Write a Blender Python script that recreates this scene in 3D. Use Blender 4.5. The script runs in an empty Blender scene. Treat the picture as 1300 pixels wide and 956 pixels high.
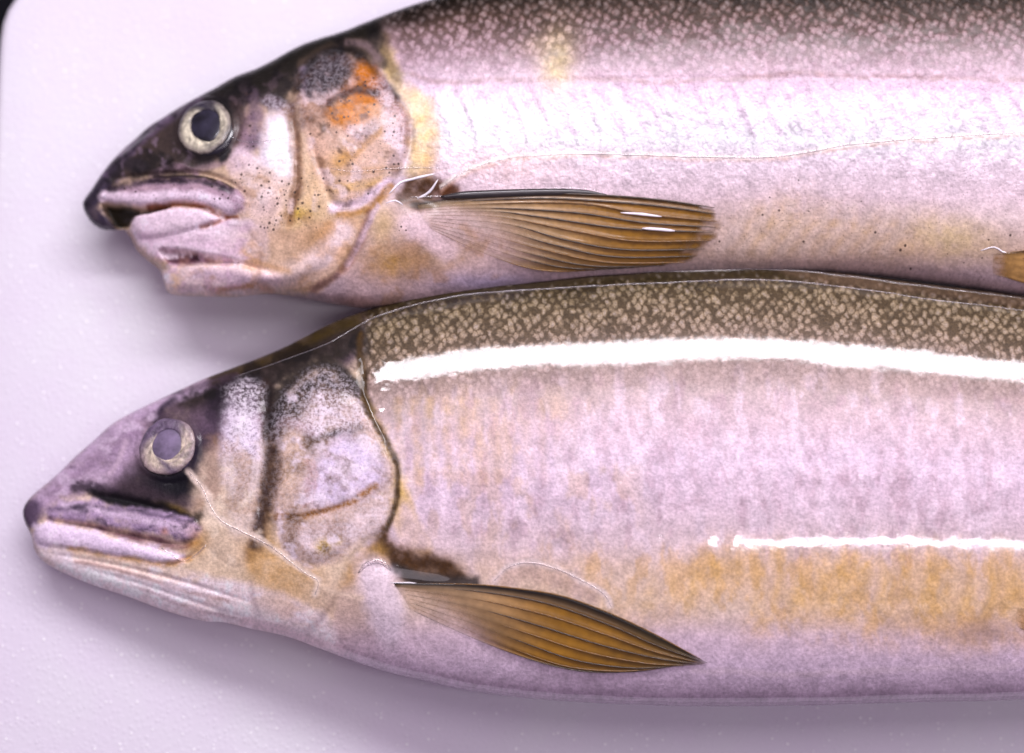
import bpy, math
import numpy as np
from mathutils import Vector, Matrix

scene = bpy.context.scene
COL = scene.collection

# ------------------------------------------------------------------ camera
PX = 1.0e-4                       # one photo pixel in metres at the focal plane
DIST, TILT = 0.45, math.radians(8)
AIM = np.array((0.0, 0.0, 0.010))
FWD = np.array((0.0, math.sin(TILT), -math.cos(TILT)))
UP = np.array((0.0, math.cos(TILT), math.sin(TILT)))
RIGHT = np.array((1.0, 0.0, 0.0))
EYE = AIM - FWD * DIST
cam_data = bpy.data.cameras.new('camera')
cam = bpy.data.objects.new('camera', cam_data)
COL.objects.link(cam)
cam.matrix_world = Matrix(((RIGHT[0], UP[0], -FWD[0], EYE[0]), (RIGHT[1], UP[1], -FWD[1], EYE[1]),
                           (RIGHT[2], UP[2], -FWD[2], EYE[2]), (0, 0, 0, 1)))
cam_data.sensor_width = 36
cam_data.lens = 36 * DIST / (1300 * PX)
cam_data.clip_start, cam_data.clip_end = 0.02, 20
cam_data.dof.use_dof = True
cam_data.dof.focus_distance = 0.4415
cam_data.dof.aperture_fstop = 9.0
scene.camera = cam

# ------------------------------------------------------------------ light
world = bpy.data.worlds.new('World'); scene.world = world; world.use_nodes = True
world.node_tree.nodes['Background'].inputs[0].default_value = (0.94, 0.74, 1.0, 1)
world.node_tree.nodes['Background'].inputs[1].default_value = 0.24

def area(name, ang, dist, sx, sy, power, colour, x=0.0):
    ld = bpy.data.lights.new(name, 'AREA'); ld.shape = 'RECTANGLE'; ld.size = sx; ld.size_y = sy
    ld.energy = power; ld.color = colour
    o = bpy.data.objects.new(name, ld); COL.objects.link(o)
    a = math.radians(ang)
    o.location = (x, math.sin(a) * dist, math.cos(a) * dist)
    o.rotation_euler = (-a, 0, 0)
    return o
area('tube_lamp', 37.5, 0.62, 0.72, 0.085, 4.1, (0.98, 0.93, 1.0), 0.10)
area('narrow_tube_lamp', -9, 0.62, 0.34, 0.014, 0.50, (1.0, 0.93, 1.0), 0.225)
area('overhead_fill_lamp', 16, 0.75, 0.8, 0.26, 1.3, (1.0, 0.88, 1.0), -0.05)  # unseen soft overhead area, added for general fill light

vs = scene.view_settings
vs.view_transform = 'Standard'; vs.look = 'None'; vs.gamma = 1; vs.use_curve_mapping = False
vs.exposure = 0.0
scene.render.engine = 'CYCLES'

# ------------------------------------------------------------------ pixel helpers
def ray(px, py, z):
    """points where the view through photo pixels meets the height z (metres)"""
    px, py, z = np.broadcast_arrays(np.asarray(px, float), np.asarray(py, float), np.asarray(z, float))
    d = FWD * DIST + np.multiply.outer((px - 650) * PX, RIGHT) + np.multiply.outer((478 - py) * PX, UP)
    t = (z - EYE[2]) / d[..., 2]
    return EYE + d * t[..., None]

def project(P):
    d = P - EYE
    z = d @ FWD
    s = DIST / PX
    return 650 + d @ RIGHT / z * s, 478 - d @ UP / z * s

def lin(c):
    c = np.asarray(c, float) / 255.0
    return np.where(c <= 0.04045, c / 12.92, ((c + 0.055) / 1.055) ** 2.4)

def catmull(pts, step=6.0, closed=False):
    p = np.asarray(pts, float)
    if closed:
        q = np.vstack([p[-1:], p, p[:2]])
    else:
        q = np.vstack([2 * p[0] - p[1], p, 2 * p[-1] - p[-2]])
    out = []
    for i in range(1, len(q) - 2):
        a, b, c, d = q[i - 1], q[i], q[i + 1], q[i + 2]
        n = max(1, int(np.linalg.norm(c[:2] - b[:2]) / step))
        t = (np.arange(n) / n)[:, None]
        out.append(0.5 * (2 * b + (c - a) * t + (2 * a - 5 * b + 4 * c - d) * t ** 2 + (3 * b - a - 3 * c + d) * t ** 3))
    if not closed:
        out.append(q[-2:-1])
    return np.vstack(out)

def seg_dist(x, y, line, closed=False):
    """distance, nearest point and arc parameter of a polyline"""
    L = np.vstack([line, line[:1]]) if closed else line
    best = np.full(x.shape, 1e18); bx = np.zeros(x.shape); by = np.zeros(x.shape); bt = np.zeros(x.shape)
    n = len(L) - 1
    for i in range(n):
        ax, ay = L[i]; dx, dy = L[i + 1] - L[i]
        l2 = dx * dx + dy * dy + 1e-12
        t = np.clip(((x - ax) * dx + (y - ay) * dy) / l2, 0, 1)
        qx = ax + t * dx; qy = ay + t * dy
        d = (x - qx) ** 2 + (y - qy) ** 2
        m = d < best
        best = np.where(m, d, best); bx = np.where(m, qx, bx); by = np.where(m, qy, by); bt = np.where(m, (i + t) / n, bt)
    return np.sqrt(best), bx, by, bt

def inside(x, y, poly):
    r = np.zeros(x.shape, bool)
    L = np.vstack([poly, poly[:1]])
    for i in range(len(poly)):
        ax, ay = L[i]; bx, by = L[i + 1]
        if ay == by: continue
        c = ((ay > y) != (by > y)) & (x < (bx - ax) * (y - ay) / (by - ay) + ax)
        r ^= c
    return r

def sstep(a, b, x):
    t = np.clip((x - a) / (b - a), 0, 1)
    return t * t * (3 - 2 * t)

RNG = np.random.default_rng(7)
_TAB = RNG.random((256, 256))
def vnoise(x, y):
    xi = np.floor(x).astype(int); yi = np.floor(y).astype(int)
    fx = x - xi; fy = y - yi
    fx = fx * fx * (3 - 2 * fx); fy = fy * fy * (3 - 2 * fy)
    T = lambda i, j: _TAB[i & 255, j & 255]
    return (T(xi, yi) * (1 - fx) + T(xi + 1, yi) * fx) * (1 - fy) + (T(xi, yi + 1) * (1 - fx) + T(xi + 1, yi + 1) * fx) * fy
def fbm(x, y, size, octs=4, sx=1.0, sy=1.0, seed=0):
    """noise in -1..1"""
    r = 0; a = 0.5; f = 1.0 / size; tot = 0
    for o in range(octs):
        r = r + a * (vnoise(x * f * sx + 17.3 * o + seed * 31.7, y * f * sy + 5.1 * o + seed * 13.9) * 2 - 1)
        tot += a; a *= 0.55; f *= 2.03
    return r / tot

# ------------------------------------------------------------------ materials
def new_mat(name):
    m = bpy.data.materials.new(name); m.use_nodes = True
    nt = m.node_tree
    return m, nt, nt.nodes['Principled BSDF']

class NB:
    """short node builder"""
    def __init__(self, nt): self.nt = nt
    def n(self, kind, **kw):
        nd = self.nt.nodes.new(kind)
        for k, v in kw.items(): setattr(nd, k, v)
        return nd
    def link(self, a, b): self.nt.links.new(a, b)
    def math(self, op, a, b=None, c=None, clamp=False):
        nd = self.n('ShaderNodeMath', operation=op, use_clamp=clamp)
        for i, v in enumerate((a, b, c)):
            if v is None: continue
            if hasattr(v, 'links'): self.link(v, nd.inputs[i])
            else: nd.inputs[i].default_value = v
        return nd.outputs[0]
    def ramp(self, v, a, b, lo=0.0, hi=1.0):
        nd = self.n('ShaderNodeMapRange', interpolation_type='SMOOTHSTEP')
        self.link(v, nd.inputs[0])
        for i, q in zip((1, 2, 3, 4), (a, b, lo, hi)): nd.inputs[i].default_value = q
        return nd.outputs[0]
    def mix(self, f, a, b, blend='MIX'):
        nd = self.n('ShaderNodeMix', data_type='RGBA', blend_type=blend)
        for i, v in ((0, f), (6, a), (7, b)):
            if hasattr(v, 'links'): self.link(v, nd.inputs[i])
            else: nd.inputs[i].default_value = v
        return nd.outputs[2]
    def noise(self, vec, scale, detail=3, rough=0.55):
        nd = self.n('ShaderNodeTexNoise'); self.link(vec, nd.inputs['Vector'])
        nd.inputs['Scale'].default_value = scale; nd.inputs['Detail'].default_value = detail; nd.inputs['Roughness'].default_value = rough
        return nd.outputs['Fac']
    def voronoi(self, vec, scale, rnd=1.0, feature='F1'):
        nd = self.n('ShaderNodeTexVoronoi', feature=feature); self.link(vec, nd.inputs['Vector'])
        nd.inputs['Scale'].default_value = scale; nd.inputs['Randomness'].default_value = rnd
        return nd
    def mapping(self, vec, scale=(1, 1, 1), rot=0.0):
        nd = self.n('ShaderNodeMapping'); self.link(vec, nd.inputs[0])
        nd.inputs['Scale'].default_value = scale; nd.inputs['Rotation'].default_value = (0, 0, rot)
        return nd.outputs[0]

def skin_material(name, coat, coat_rough, rough, metal, scale_rot, bump_s, dens):
    m, nt, bs = new_mat(name); b = NB(nt)
    uv = b.n('ShaderNodeUVMap', uv_map='body').outputs[0]          # 1 unit = 1000 pixels = 10 cm
    col = b.n('ShaderNodeAttribute', attribute_name='pigment').outputs['Color']
    sep = b.n('ShaderNodeSeparateColor'); b.link(b.n('ShaderNodeAttribute', attribute_name='surface').outputs['Color'], sep.inputs[0])
    sc, dots, grain = sep.outputs
    wet = b.n('ShaderNodeAttribute', attribute_name='surface').outputs['Alpha']
    # fine mottle
    n1 = b.noise(uv, 260, 4, 0.6)
    c = col
    k = b.ramp(n1, 0.27, 0.73, 0.80, 1.16)
    comb = b.n('ShaderNodeCombineColor'); [b.link(k, comb.inputs[i]) for i in range(3)]
    c = b.mix(1.0, c, comb.outputs[0], 'MULTIPLY')
    # scales: warped lattice of small rounded plates
    wv = b.n('ShaderNodeTexNoise'); b.link(uv, wv.inputs['Vector']); wv.inputs['Scale'].default_value = 28; wv.inputs['Detail'].default_value = 2
    vm = b.n('ShaderNodeVectorMath', operation='MULTIPLY_ADD'); b.link(wv.outputs['Color'], vm.inputs[0])
    vm.inputs[1].default_value = (0.013, 0.013, 0); b.link(uv, vm.inputs[2])
    wv2 = b.n('ShaderNodeTexNoise'); b.link(uv, wv2.inputs['Vector']); wv2.inputs['Scale'].default_value = 130; wv2.inputs['Detail'].default_value = 3
    vm2 = b.n('ShaderNodeVectorMath', operation='MULTIPLY_ADD'); b.link(wv2.outputs['Color'], vm2.inputs[0])
    vm2.inputs[1].default_value = (0.009, 0.009, 0); b.link(vm.outputs[0], vm2.inputs[2]); vm = vm2
    mp = b.mapping(vm.outputs[0], (dens[0], dens[1], 0), scale_rot + 0.785)
    vo = b.voronoi(mp, 1.0, 0.50)
    sd = vo.outputs['Distance']
    gn = b.noise(uv, 75, 2)
    gap = b.math('ADD', b.math('MULTIPLY', b.ramp(sd, 0.26, 0.68), 1.0), b.math('MULTIPLY', b.ramp(gn, 0.46, 0.68), 0.50), clamp=True)
    f = b.math('MULTIPLY', gap, sc, clamp=True)
    c = b.mix(b.math('MULTIPLY', f, 0.95), c, b.mix(1.0, c, (0.20, 0.17, 0.11, 1), 'MULTIPLY'))
    ctr = b.math('MULTIPLY', b.math('MULTIPLY', b.ramp(sd, 0.45, 0.0), b.ramp(b.noise(uv, 120, 2), 0.30, 0.70, 0.2, 1.0)), b.math('MULTIPLY', sc, 0.40))
    c = b.mix(ctr, c, (0.62, 0.54, 0.52, 1))
    fg = b.math('MULTIPLY', b.ramp(b.noise(uv, 420, 3, 0.7), 0.58, 0.38), b.math('MULTIPLY', sc, 0.45))
    c = b.mix(fg, c, b.mix(1.0, c, (0.30, 0.26, 0.22, 1), 'MULTIPLY'))
    # silver flecks with dark grain between
    g1 = b.noise(uv, 210, 4, 0.75)
    gf = b.math('MULTIPLY', b.ramp(g1, 0.42, 0.60), grain)
    gd = b.math('MULTIPLY', b.ramp(g1, 0.50, 0.36), grain)
    c = b.mix(b.math('MULTIPLY', gf, 0.75), c, (0.92, 0.84, 0.92, 1))
    c = b.mix(b.math('MULTIPLY', gd, 0.65), c, (0.10, 0.07, 0.08, 1))
    # pigment dots
    dv = b.voronoi(b.mapping(uv, (1, 1, 0)), 190, 1.0)
    pres = b.n('ShaderNodeSeparateColor'); b.link(dv.outputs['Color'], pres.inputs[0])
    rad = b.ramp(pres.outputs[0], 0.0, 1.0, 0.13, 0.34)
    dm = b.math('LESS_THAN', b.math('SUBTRACT', dv.outputs['Distance'], rad), 0.0)
    dn = b.math('LESS_THAN', pres.outputs[1], b.math('POWER', dots, 2.2))
    c = b.mix(b.math('MULTIPLY', b.math('MULTIPLY', dm, dn), 0.85), c, (0.035, 0.02, 0.016, 1))
    # tiny peppering
    dv2 = b.voronoi(b.mapping(uv, (1, 1, 0)), 330, 1.0)
    p2 = b.n('ShaderNodeSeparateColor'); b.link(dv2.outputs['Color'], p2.inputs[0])
    dm2 = b.math('MULTIPLY', b.ramp(dv2.outputs['Distance'], 0.30, 0.18), b.math('LESS_THAN', p2.outputs[1], b.math('MULTIPLY', dots, 1.1)))
    c = b.mix(b.math('MULTIPLY', dm2, 0.50), c, (0.12, 0.07, 0.05, 1))
    b.link(c, bs.inputs['Base Color'])
    silver = b.n('ShaderNodeAttribute', attribute_name='pigment').outputs['Alpha']
    b.link(b.math('MULTIPLY', silver, metal), bs.inputs['Metallic'])
    b.link(b.math('MULTIPLY_ADD', n1, 0.15, rough), bs.inputs['Roughness'])
    bs.inputs['Specular IOR Level'].default_value = 0.3
    bs.inputs['IOR'].default_value = 1.38
    b.link(b.math('MULTIPLY', wet, coat), bs.inputs['Coat Weight'])
    bs.inputs['Coat Roughness'].default_value = coat_rough
    bs.inputs['Coat IOR'].default_value = 1.52
    h = b.math('ADD', b.math('MULTIPLY', b.ramp(sd, 0.65, 0.1), b.math('MULTIPLY_ADD', sc, 1.0, 0.05)), b.math('MULTIPLY', n1, 0.5))
    bp = b.n('ShaderNodeBump'); b.link(h, bp.inputs['Height'])
    bp.inputs['Strength'].default_value = bump_s; bp.inputs['Distance'].default_value = 0.0003
    b.link(bp.outputs[0], bs.inputs['Normal'])
    n2 = b.noise(uv, 90, 3, 0.5)
    bp2 = b.n('ShaderNodeBump'); b.link(b.math('ADD', n2, b.math('MULTIPLY', h, 0.20)), bp2.inputs['Height'])
    bp2.inputs['Strength'].default_value = bump_s * 0.035; bp2.inputs['Distance'].default_value = 0.0004
    b.link(bp2.outputs[0], bs.inputs['Coat Normal'])
    return m

def simple_mat(name, colour, rough=0.4, coat=0.0, coat_rough=0.05, var=0.0, nscale=900, bump=0.0, metal=0.0, attr=None, alpha_attr=False):
    m, nt, bs = new_mat(name); b = NB(nt)
    tc = b.n('ShaderNodeTexCoord').outputs['Object']
    n = b.noise(tc, nscale, 4, 0.6)
    if attr:
        at = b.n('ShaderNodeAttribute', attribute_name=attr); base = at.outputs['Color']
        if alpha_attr: b.link(at.outputs['Alpha'], bs.inputs['Alpha'])
    else:
        rgb = b.n('ShaderNodeRGB'); rgb.outputs[0].default_value = (*lin(colour), 1); base = rgb.outputs[0]
    k = b.ramp(n, 0.25, 0.75, 1 - var, 1 + var)
    cc = b.n('ShaderNodeCombineColor'); [b.link(k, cc.inputs[i]) for i in range(3)]
    b.link(b.mix(1.0, base, cc.outputs[0], 'MULTIPLY'), bs.inputs['Base Color'])
    bs.inputs['Roughness'].default_value = rough; bs.inputs['Metallic'].default_value = metal
    bs.inputs['Coat Weight'].default_value = coat; bs.inputs['Coat Roughness'].default_value = coat_rough
    if bump:
        bp = b.n('ShaderNodeBump'); b.link(n, bp.inputs['Height']); bp.inputs['Strength'].default_value = bump
        bp.inputs['Distance'].default_value = 0.0004; b.link(bp.outputs[0], bs.inputs['Normal'])
    return m

def water_material():
    m, nt, bs = new_mat('water_film'); b = NB(nt)
    bs.inputs['Base Color'].default_value = (1, 0.98, 1, 1)
    bs.inputs['Transmission Weight'].default_value = 0.93
    bs.inputs['Roughness'].default_value = 0.10; bs.inputs['IOR'].default_value = 1.45; bs.inputs['Coat Weight'].default_value = 1.0; bs.inputs['Coat IOR'].default_value = 1.6; bs.inputs['Coat Roughness'].default_value = 0.12
    tc = b.n('ShaderNodeTexCoord').outputs['Object']
    bp = b.n('ShaderNodeBump'); b.link(b.noise(tc, 700, 2), bp.inputs['Height'])
    bp.inputs['Strength'].default_value = 0.3; bp.inputs['Distance'].default_value = 0.0003
    b.link(bp.outputs[0], bs.inputs['Normal'])
    return m

def tray_material():
    m, nt, bs = new_mat('white_foam'); b = NB(nt)
    tc = b.n('ShaderNodeTexCoord').outputs['Object']
    big = b.noise(tc, 22, 3); mid = b.noise(tc, 160, 3)
    c = b.mix(b.ramp(big, 0.35, 0.65), (0.74, 0.69, 0.78, 1), (0.77, 0.755, 0.80, 1))
    c = b.mix(b.ramp(mid, 0.35, 0.7, 0.0, 0.35), c, (0.75, 0.68, 0.79, 1))
    vo = b.voronoi(tc, 1500, 1.0)
    vs_ = b.voronoi(tc, 1500, 1.0)
    ps = b.n('ShaderNodeSeparateColor'); b.link(vs_.outputs['Color'], ps.inputs[0])
    bead = b.math('MULTIPLY', b.ramp(vs_.outputs['Distance'], 0.35, 0.15), b.math('GREATER_THAN', ps.outputs[0], 0.72))
    c = b.mix(b.math('MULTIPLY', b.math('MULTIPLY', bead, b.ramp(ps.outputs[1], 0.2, 1.0, 0.0, 1.0)), 0.85), c, (1.0, 1.0, 1.0, 1))  # sparkle of the foam beads painted white into the colour
    b.link(c, bs.inputs['Base Color'])
    b.link(b.math('MULTIPLY_ADD', bead, -0.25, 0.55), bs.inputs['Roughness'])
    h = b.math('ADD', b.ramp(vo.outputs['Distance'], 0.0, 0.7, 0.6, 0.0), b.math('ADD', b.math('MULTIPLY', mid, 0.08), b.math('MULTIPLY', bead, 0.9)))
    bp = b.n('ShaderNodeBump'); b.link(h, bp.inputs['Height'])
    bp.inputs['Strength'].default_value = 0.20; bp.inputs['Distance'].default_value = 0.00025
    b.link(bp.outputs[0], bs.inputs['Normal'])
    return m

M_WATER = water_material()
M_GLINT = simple_mat('white_glint', (250, 244, 250), 0.25, coat=1.0, coat_rough=0.1, var=0.08, nscale=800, bump=0.2)  # opaque white that stands in for specular glints on wet skin
M_TRAY = tray_material()
M_TABLE = simple_mat('dark_counter', (9, 9, 15), 0.75, var=0.2, nscale=60)
M_TABLE.node_tree.nodes['Principled BSDF'].inputs['Specular IOR Level'].default_value = 0.1
M_FIN = simple_mat('fin_membrane', None, 0.35, coat=0.7, coat_rough=0.12, var=0.16, nscale=1400, bump=0.15, attr='pigment', alpha_attr=True)
M_FIN2 = simple_mat('soft_fin_membrane', None, 0.4, coat=0.35, coat_rough=0.2, var=0.14, nscale=900, bump=0.1, attr='pigment', alpha_attr=True)
M_RAY = simple_mat('fin_ray_dark', (64, 42, 14), 0.4, coat=0.5, var=0.45, nscale=2400)
M_RAY_AMBER = simple_mat('fin_ray_amber', (124, 86, 30), 0.4, coat=0.4, var=0.35, nscale=2400)
M_EYEDARK = simple_mat('eye_socket_dark', (26, 22, 34), 0.25, coat=0.8, var=0.3)
M_PUPIL = simple_mat('pupil_dark', (34, 32, 46), 0.3, coat=0.25, coat_rough=0.12, var=0.95, nscale=330)  # strong light mottle imitates reflections on the pupil
M_PUPIL_HAZE = simple_mat('pupil_hazy', (112, 98, 124), 0.45, coat=0.15, coat_rough=0.2, var=0.6, nscale=330)
M_IRIS = simple_mat('iris_cream', None, 0.35, coat=0.4, coat_rough=0.15, var=0.35, nscale=1300, bump=0.6, attr='pigment')
M_EYEDARK2 = simple_mat('eye_socket_hazy', (70, 58, 84), 0.4, coat=0.3, coat_rough=0.2, var=0.3)

# ------------------------------------------------------------------ mesh helpers
def mesh_obj(name, verts, faces, mat, parent=None, smooth=True):
    me = bpy.data.meshes.new(name)
    verts = np.asarray(verts, np.float32)
    me.from_pydata(verts.tolist(), [], faces)
    if smooth: me.polygons.foreach_set('use_smooth', np.ones(len(me.polygons), bool))
    me.materials.append(mat)
    o = bpy.data.objects.new(name, me); COL.objects.link(o)
    if parent is not None:
        base = parent
        off = np.zeros(3)
        while base is not None:
            off += np.array(base.location); base = base.parent
        me.transform(Matrix.Translation(Vector(-off)))
        o.parent = parent
    me.update()
    return o

def colour_attr(o, name, rgba):
    a = o.data.color_attributes.new(name, 'FLOAT_COLOR', 'POINT')
    a.data.foreach_set('color', np.asarray(rgba, np.float32).ravel())

def tube(name, P, R, mat, parent, sides=7, flat=1.0):
    """tapered tube through the points P (n,3) with radii R; flat squashes it in height"""
    P = np.asarray(P, float); n = len(P); R = np.broadcast_to(R, (n,))
    T = np.gradient(P, axis=0); T /= np.linalg.norm(T, axis=1)[:, None] + 1e-12
    A = np.cross(T, (0, 0, 1.0)); A /= np.linalg.norm(A, axis=1)[:, None] + 1e-9
    B = np.cross(A, T)
    V = []
    for k in range(sides):
        w = 2 * math.pi * k / sides
        V.append(P + (A * math.cos(w) + B * math.sin(w) * flat) * R[:, None])
    V = np.stack(V, 1).reshape(-1, 3)
    F = []
    for i in range(n - 1):
        for k in range(sides):
            k2 = (k + 1) % sides
            F.append([i * sides + k, i * sides + k2, (i + 1) * sides + k2, (i + 1) * sides + k])
    F.append([k for k in range(sides)][::-1]); F.append([(n - 1) * sides + k for k in range(sides)])
    return mesh_obj(name, V, F, mat, parent)

def empty(name, loc, label, category, group=None):
    o = bpy.data.objects.new(name, None); COL.objects.link(o); o.location = loc; o.empty_display_size = 0.01
    o['label'] = label; o['category'] = category
    if group: o['group'] = group
    return o

# ------------------------------------------------------------------ setting: counter and tray
def rounded_slab(name, outline, z0, z1, bevel, mat, nb=5):
    """outline (n,2) in metres, counter-clockwise; the top edge is rounded"""
    P = np.asarray(outline); n = len(P)
    T = np.roll(P, -1, 0) - np.roll(P, 1, 0); T /= np.linalg.norm(T, axis=1)[:, None]
    N = np.stack([T[:, 1], -T[:, 0]], 1)
    rings = [np.column_stack([P - N * 0.001, np.full(n, z0)])]
    for k in range(nb + 1):
        a = k / nb * math.pi / 2
        rings.append(np.column_stack([P - N * bevel * (1 - math.cos(a)), np.full(n, z1 - bevel + bevel * math.sin(a))]))
    V = np.vstack(rings); F = []
    for r in range(len(rings) - 1):
        for i in range(n):
            j = (i + 1) % n
            F.append([r * n + i, r * n + j, (r + 1) * n + j, (r + 1) * n + i])
    F.append(list(range((len(rings) - 1) * n, len(rings) * n)))
    F.append(list(range(n))[::-1])
    return mesh_obj(name, V, F, mat)

tp = [(17, -1), (9, 11), (2.5, 28), (-1, 50), (-4, 90), (-7, 160), (-12, 300), (-20, 600), (-24, 900), (-20, 1060), (-2, 1120), (40, 1150),
      (140, 1165), (600, 1175), (1300, 1180), (2000, 1175), (2330, 1165), (2420, 1145), (2450, 1090), (2460, 900), (2460, 500), (2455, 100),
      (2440, -10), (2400, -70), (2300, -95), (1800, -110), (1200, -112), (600, -95), (250, -66), (120, -50), (60, -34), (34, -19)]
tw = ray(*catmull(tp, 18, True).T, 0.0)[:, :2][::-1]
area2 = np.sum(tw[:, 0] * np.roll(tw[:, 1], -1) - np.roll(tw[:, 0], -1) * tw[:, 1])
if area2 < 0: tw = tw[::-1]
tray = rounded_slab('foam_tray', tw, -0.0080, 0.0, 0.0012, M_TRAY)
tray['label'] = 'flat white foam tray with rounded corner under both fish'; tray['category'] = 'tray'
tv = [(-0.6, -0.6, -0.008), (0.8, -0.6, -0.008), (0.8, 0.6, -0.008), (-0.6, 0.6, -0.008),
      (-0.6, -0.6, -0.03), (0.8, -0.6, -0.03), (0.8, 0.6, -0.03), (-0.6, 0.6, -0.03)]
counter = mesh_obj('counter', tv, [[0, 1, 2, 3], [7, 6, 5, 4], [0, 4, 5, 1], [1, 5, 6, 2], [2, 6, 7, 3], [3, 7, 4, 0]], M_TABLE, smooth=False)
counter['kind'] = 'structure'

# ------------------------------------------------------------------ fish body
class Fish:
    """A fish lying on its side: a closed inflated body from its outline, with relief and pigment."""
    def __init__(self, outline, k_top, flat, roll, root, fine=2.0, xfine=1335):
        self.root = root
        # resting height from the deepest section
        ol = catmull(outline, 7, True)
        z0 = 0.0100
        for _ in range(2):
            L = self._plane(ol, z0, roll)
            g = self._poisson(L)
            z0 = (g[3] * k_top - flat) * PX
        self.z0 = z0; self.k = k_top
        L = self._plane(ol, z0, roll)
        gx, gy, G, fmax = self._poisson(L)
        xs = [L[:, 0].min() - 3]
        xr = xfine - 650
        while xs[-1] < L[:, 0].max() + 6:
            xs.append(xs[-1] + (fine if xs[-1] < xr else 7.0))
        xs = np.array(xs); ys = np.arange(L[:, 1].min() - 3, L[:, 1].max() + 4, fine)
        X, Y = np.meshgrid(xs, ys)
        self.xs, self.ys = xs, ys
        ins = inside(X.ravel(), Y.ravel(), L).reshape(X.shape)
        q = ins[:-1, :-1] & ins[1:, :-1] & ins[1:, 1:] & ins[:-1, 1:]
        # keep only vertices of kept quads; border ones are drawn to the outline
        cnt = np.zeros(X.shape, int)
        cnt[:-1, :-1] += q; cnt[1:, :-1] += q; cnt[1:, 1:] += q; cnt[:-1, 1:] += q
        used = cnt > 0; border = used & (cnt < 4)
        d, bx, by, _ = seg_dist(X[used], Y[used], L, True)
        D = np.zeros(X.shape); D[used] = d
        BX = X.copy(); BY = Y.copy()
        t = np.zeros(X.shape); t[used] = bx; BX = np.where(border, t, X)
        t = np.zeros(X.shape); t[used] = by; BY = np.where(border, t, Y)
        D[border] = 0
        wd = sstep(22, 44, D)
        u = np.maximum(D * self._bil(gx, gy, G, BX, BY) * (1 - wd) + self._bil(gx, gy, self.U, BX, BY) * wd, 0)
        f = np.sqrt(2 * u)
        self.F = f; self.X, self.Y, self.used, self.border, self.q = BX, BY, used, border, q
        self.fmax = fmax
        rollz = roll(BX, BY)
        self.ztop = z0 / PX + k_top * f + rollz
        self.zbot = np.maximum(z0 / PX - k_top * f + rollz, 0.6)
        self.zbot = np.minimum(self.zbot, self.ztop - np.where(border, 0, 0.5))
        self._proj()

    @staticmethod
    def _plane(ol, z0, roll):
        """outline in plane pixels (y down), met at the height of the body's edge"""
        z = np.full(len(ol), z0)
        for _ in range(4):
            W = ray(ol[:, 0], ol[:, 1], z)
            L = np.column_stack([W[:, 0], -W[:, 1]]) / PX
            z = z0 + roll(L[:, 0], L[:, 1]) * PX
        return L

    def _poisson(self, L):
        lo = L.min(0) - 20; hi = L.max(0) + 20
        prev = None
        for h in (32.0, 16.0, 8.0, 4.0):
            gx = np.arange(lo[0], hi[0] + h, h); gy = np.arange(lo[1], hi[1] + h, h)
            X, Y = np.meshgrid(gx, gy)
            m = inside(X.ravel(), Y.ravel(), L).reshape(X.shape)
            m[0] = m[-1] = False; m[:, 0] = m[:, -1] = False
            u = np.zeros(X.shape) if prev is None else self._bil(*prev, X, Y) * m
            for it in range(500 if h > 8 else 160):
                n = np.zeros_like(u)
                n[1:-1, 1:-1] = 0.25 * (u[:-2, 1:-1] + u[2:, 1:-1] + u[1:-1, :-2] + u[1:-1, 2:] + h * h)
                u = n * m
            prev = (gx, gy, u)
        d = np.zeros(X.shape); dd = seg_dist(X[m], Y[m], L, True)[0]; d[m] = dd
        ok = m & (d > 7)
        G = np.where(ok, u / np.maximum(d, 1), 0); w = ok.astype(float)
        for it in range(7):
            sG = np.zeros_like(G); sw = np.zeros_like(w)
            for dx in (-1, 0, 1):
                for dy in (-1, 0, 1):
                    sG += np.roll(np.roll(G * w, dx, 1), dy, 0); sw += np.roll(np.roll(w, dx, 1), dy, 0)
            new = (w == 0) & (sw > 0)
            G = np.where(new, sG / np.maximum(sw, 1e-9), G); w = np.where(new, 1.0, w)
        self.U = u
        return gx, gy, G, math.sqrt(2 * u.max())

    @staticmethod
    def _bil(gx, gy, G, x, y):
        h = gx[1] - gx[0]
        fx = np.clip((x - gx[0]) / h, 0, len(gx) - 1.001); fy = np.clip((y - gy[0]) / h, 0, len(gy) - 1.001)
        i = fx.astype(int); j = fy.astype(int); a = fx - i; c = fy - j
        return (G[j, i] * (1 - a) + G[j, i + 1] * a) * (1 - c) + (G[j + 1, i] * (1 - a) + G[j + 1, i + 1] * a) * c

    def _proj(self):
        P = np.stack([self.X * PX, -self.Y * PX, self.ztop * PX], -1)
        self.px, self.py = project(P)
        self.h = np.zeros(self.X.shape)
        self.wx, self.wy = self.px, self.py

    # ---- painting, all in photo pixels of the visible flank
    def _box(self, pts, mar):
        lo = pts.min(0) - mar; hi = pts.max(0) + mar
        return self.used & (self.px > lo[0]) & (self.px < hi[0]) & (self.py > lo[1]) & (self.py < hi[1])
    rough = 5.0
    def start(self, warp=3.0, size=22):
        self.wx = self.px + warp * fbm(self.px, self.py, size, 4, seed=1)
        self.wy = self.py + warp * fbm(self.px, self.py, size, 4, seed=2)
        self.col = np.zeros(self.X.shape + (3,)); self.surf = np.zeros(self.X.shape + (4,))
        self.surf[..., 3] = 1
        self.silver = np.zeros(self.X.shape)
    def mask_poly(self, pts, soft, smooth=True, warp=True):
        poly = catmull(pts, 8, True) if smooth else np.asarray(pts, float)
        b = self._box(poly, soft + 8)
        x, y = (self.wx[b], self.wy[b]) if warp else (self.px[b], self.py[b])
        d = seg_dist(x, y, poly, True)[0]
        s = np.where(inside(x, y, poly), d, -d)
        if warp: s = s + self.rough * fbm(self.px[b], self.py[b], 12, 4, seed=51)
        return b, sstep(-soft, soft, s), s
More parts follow.
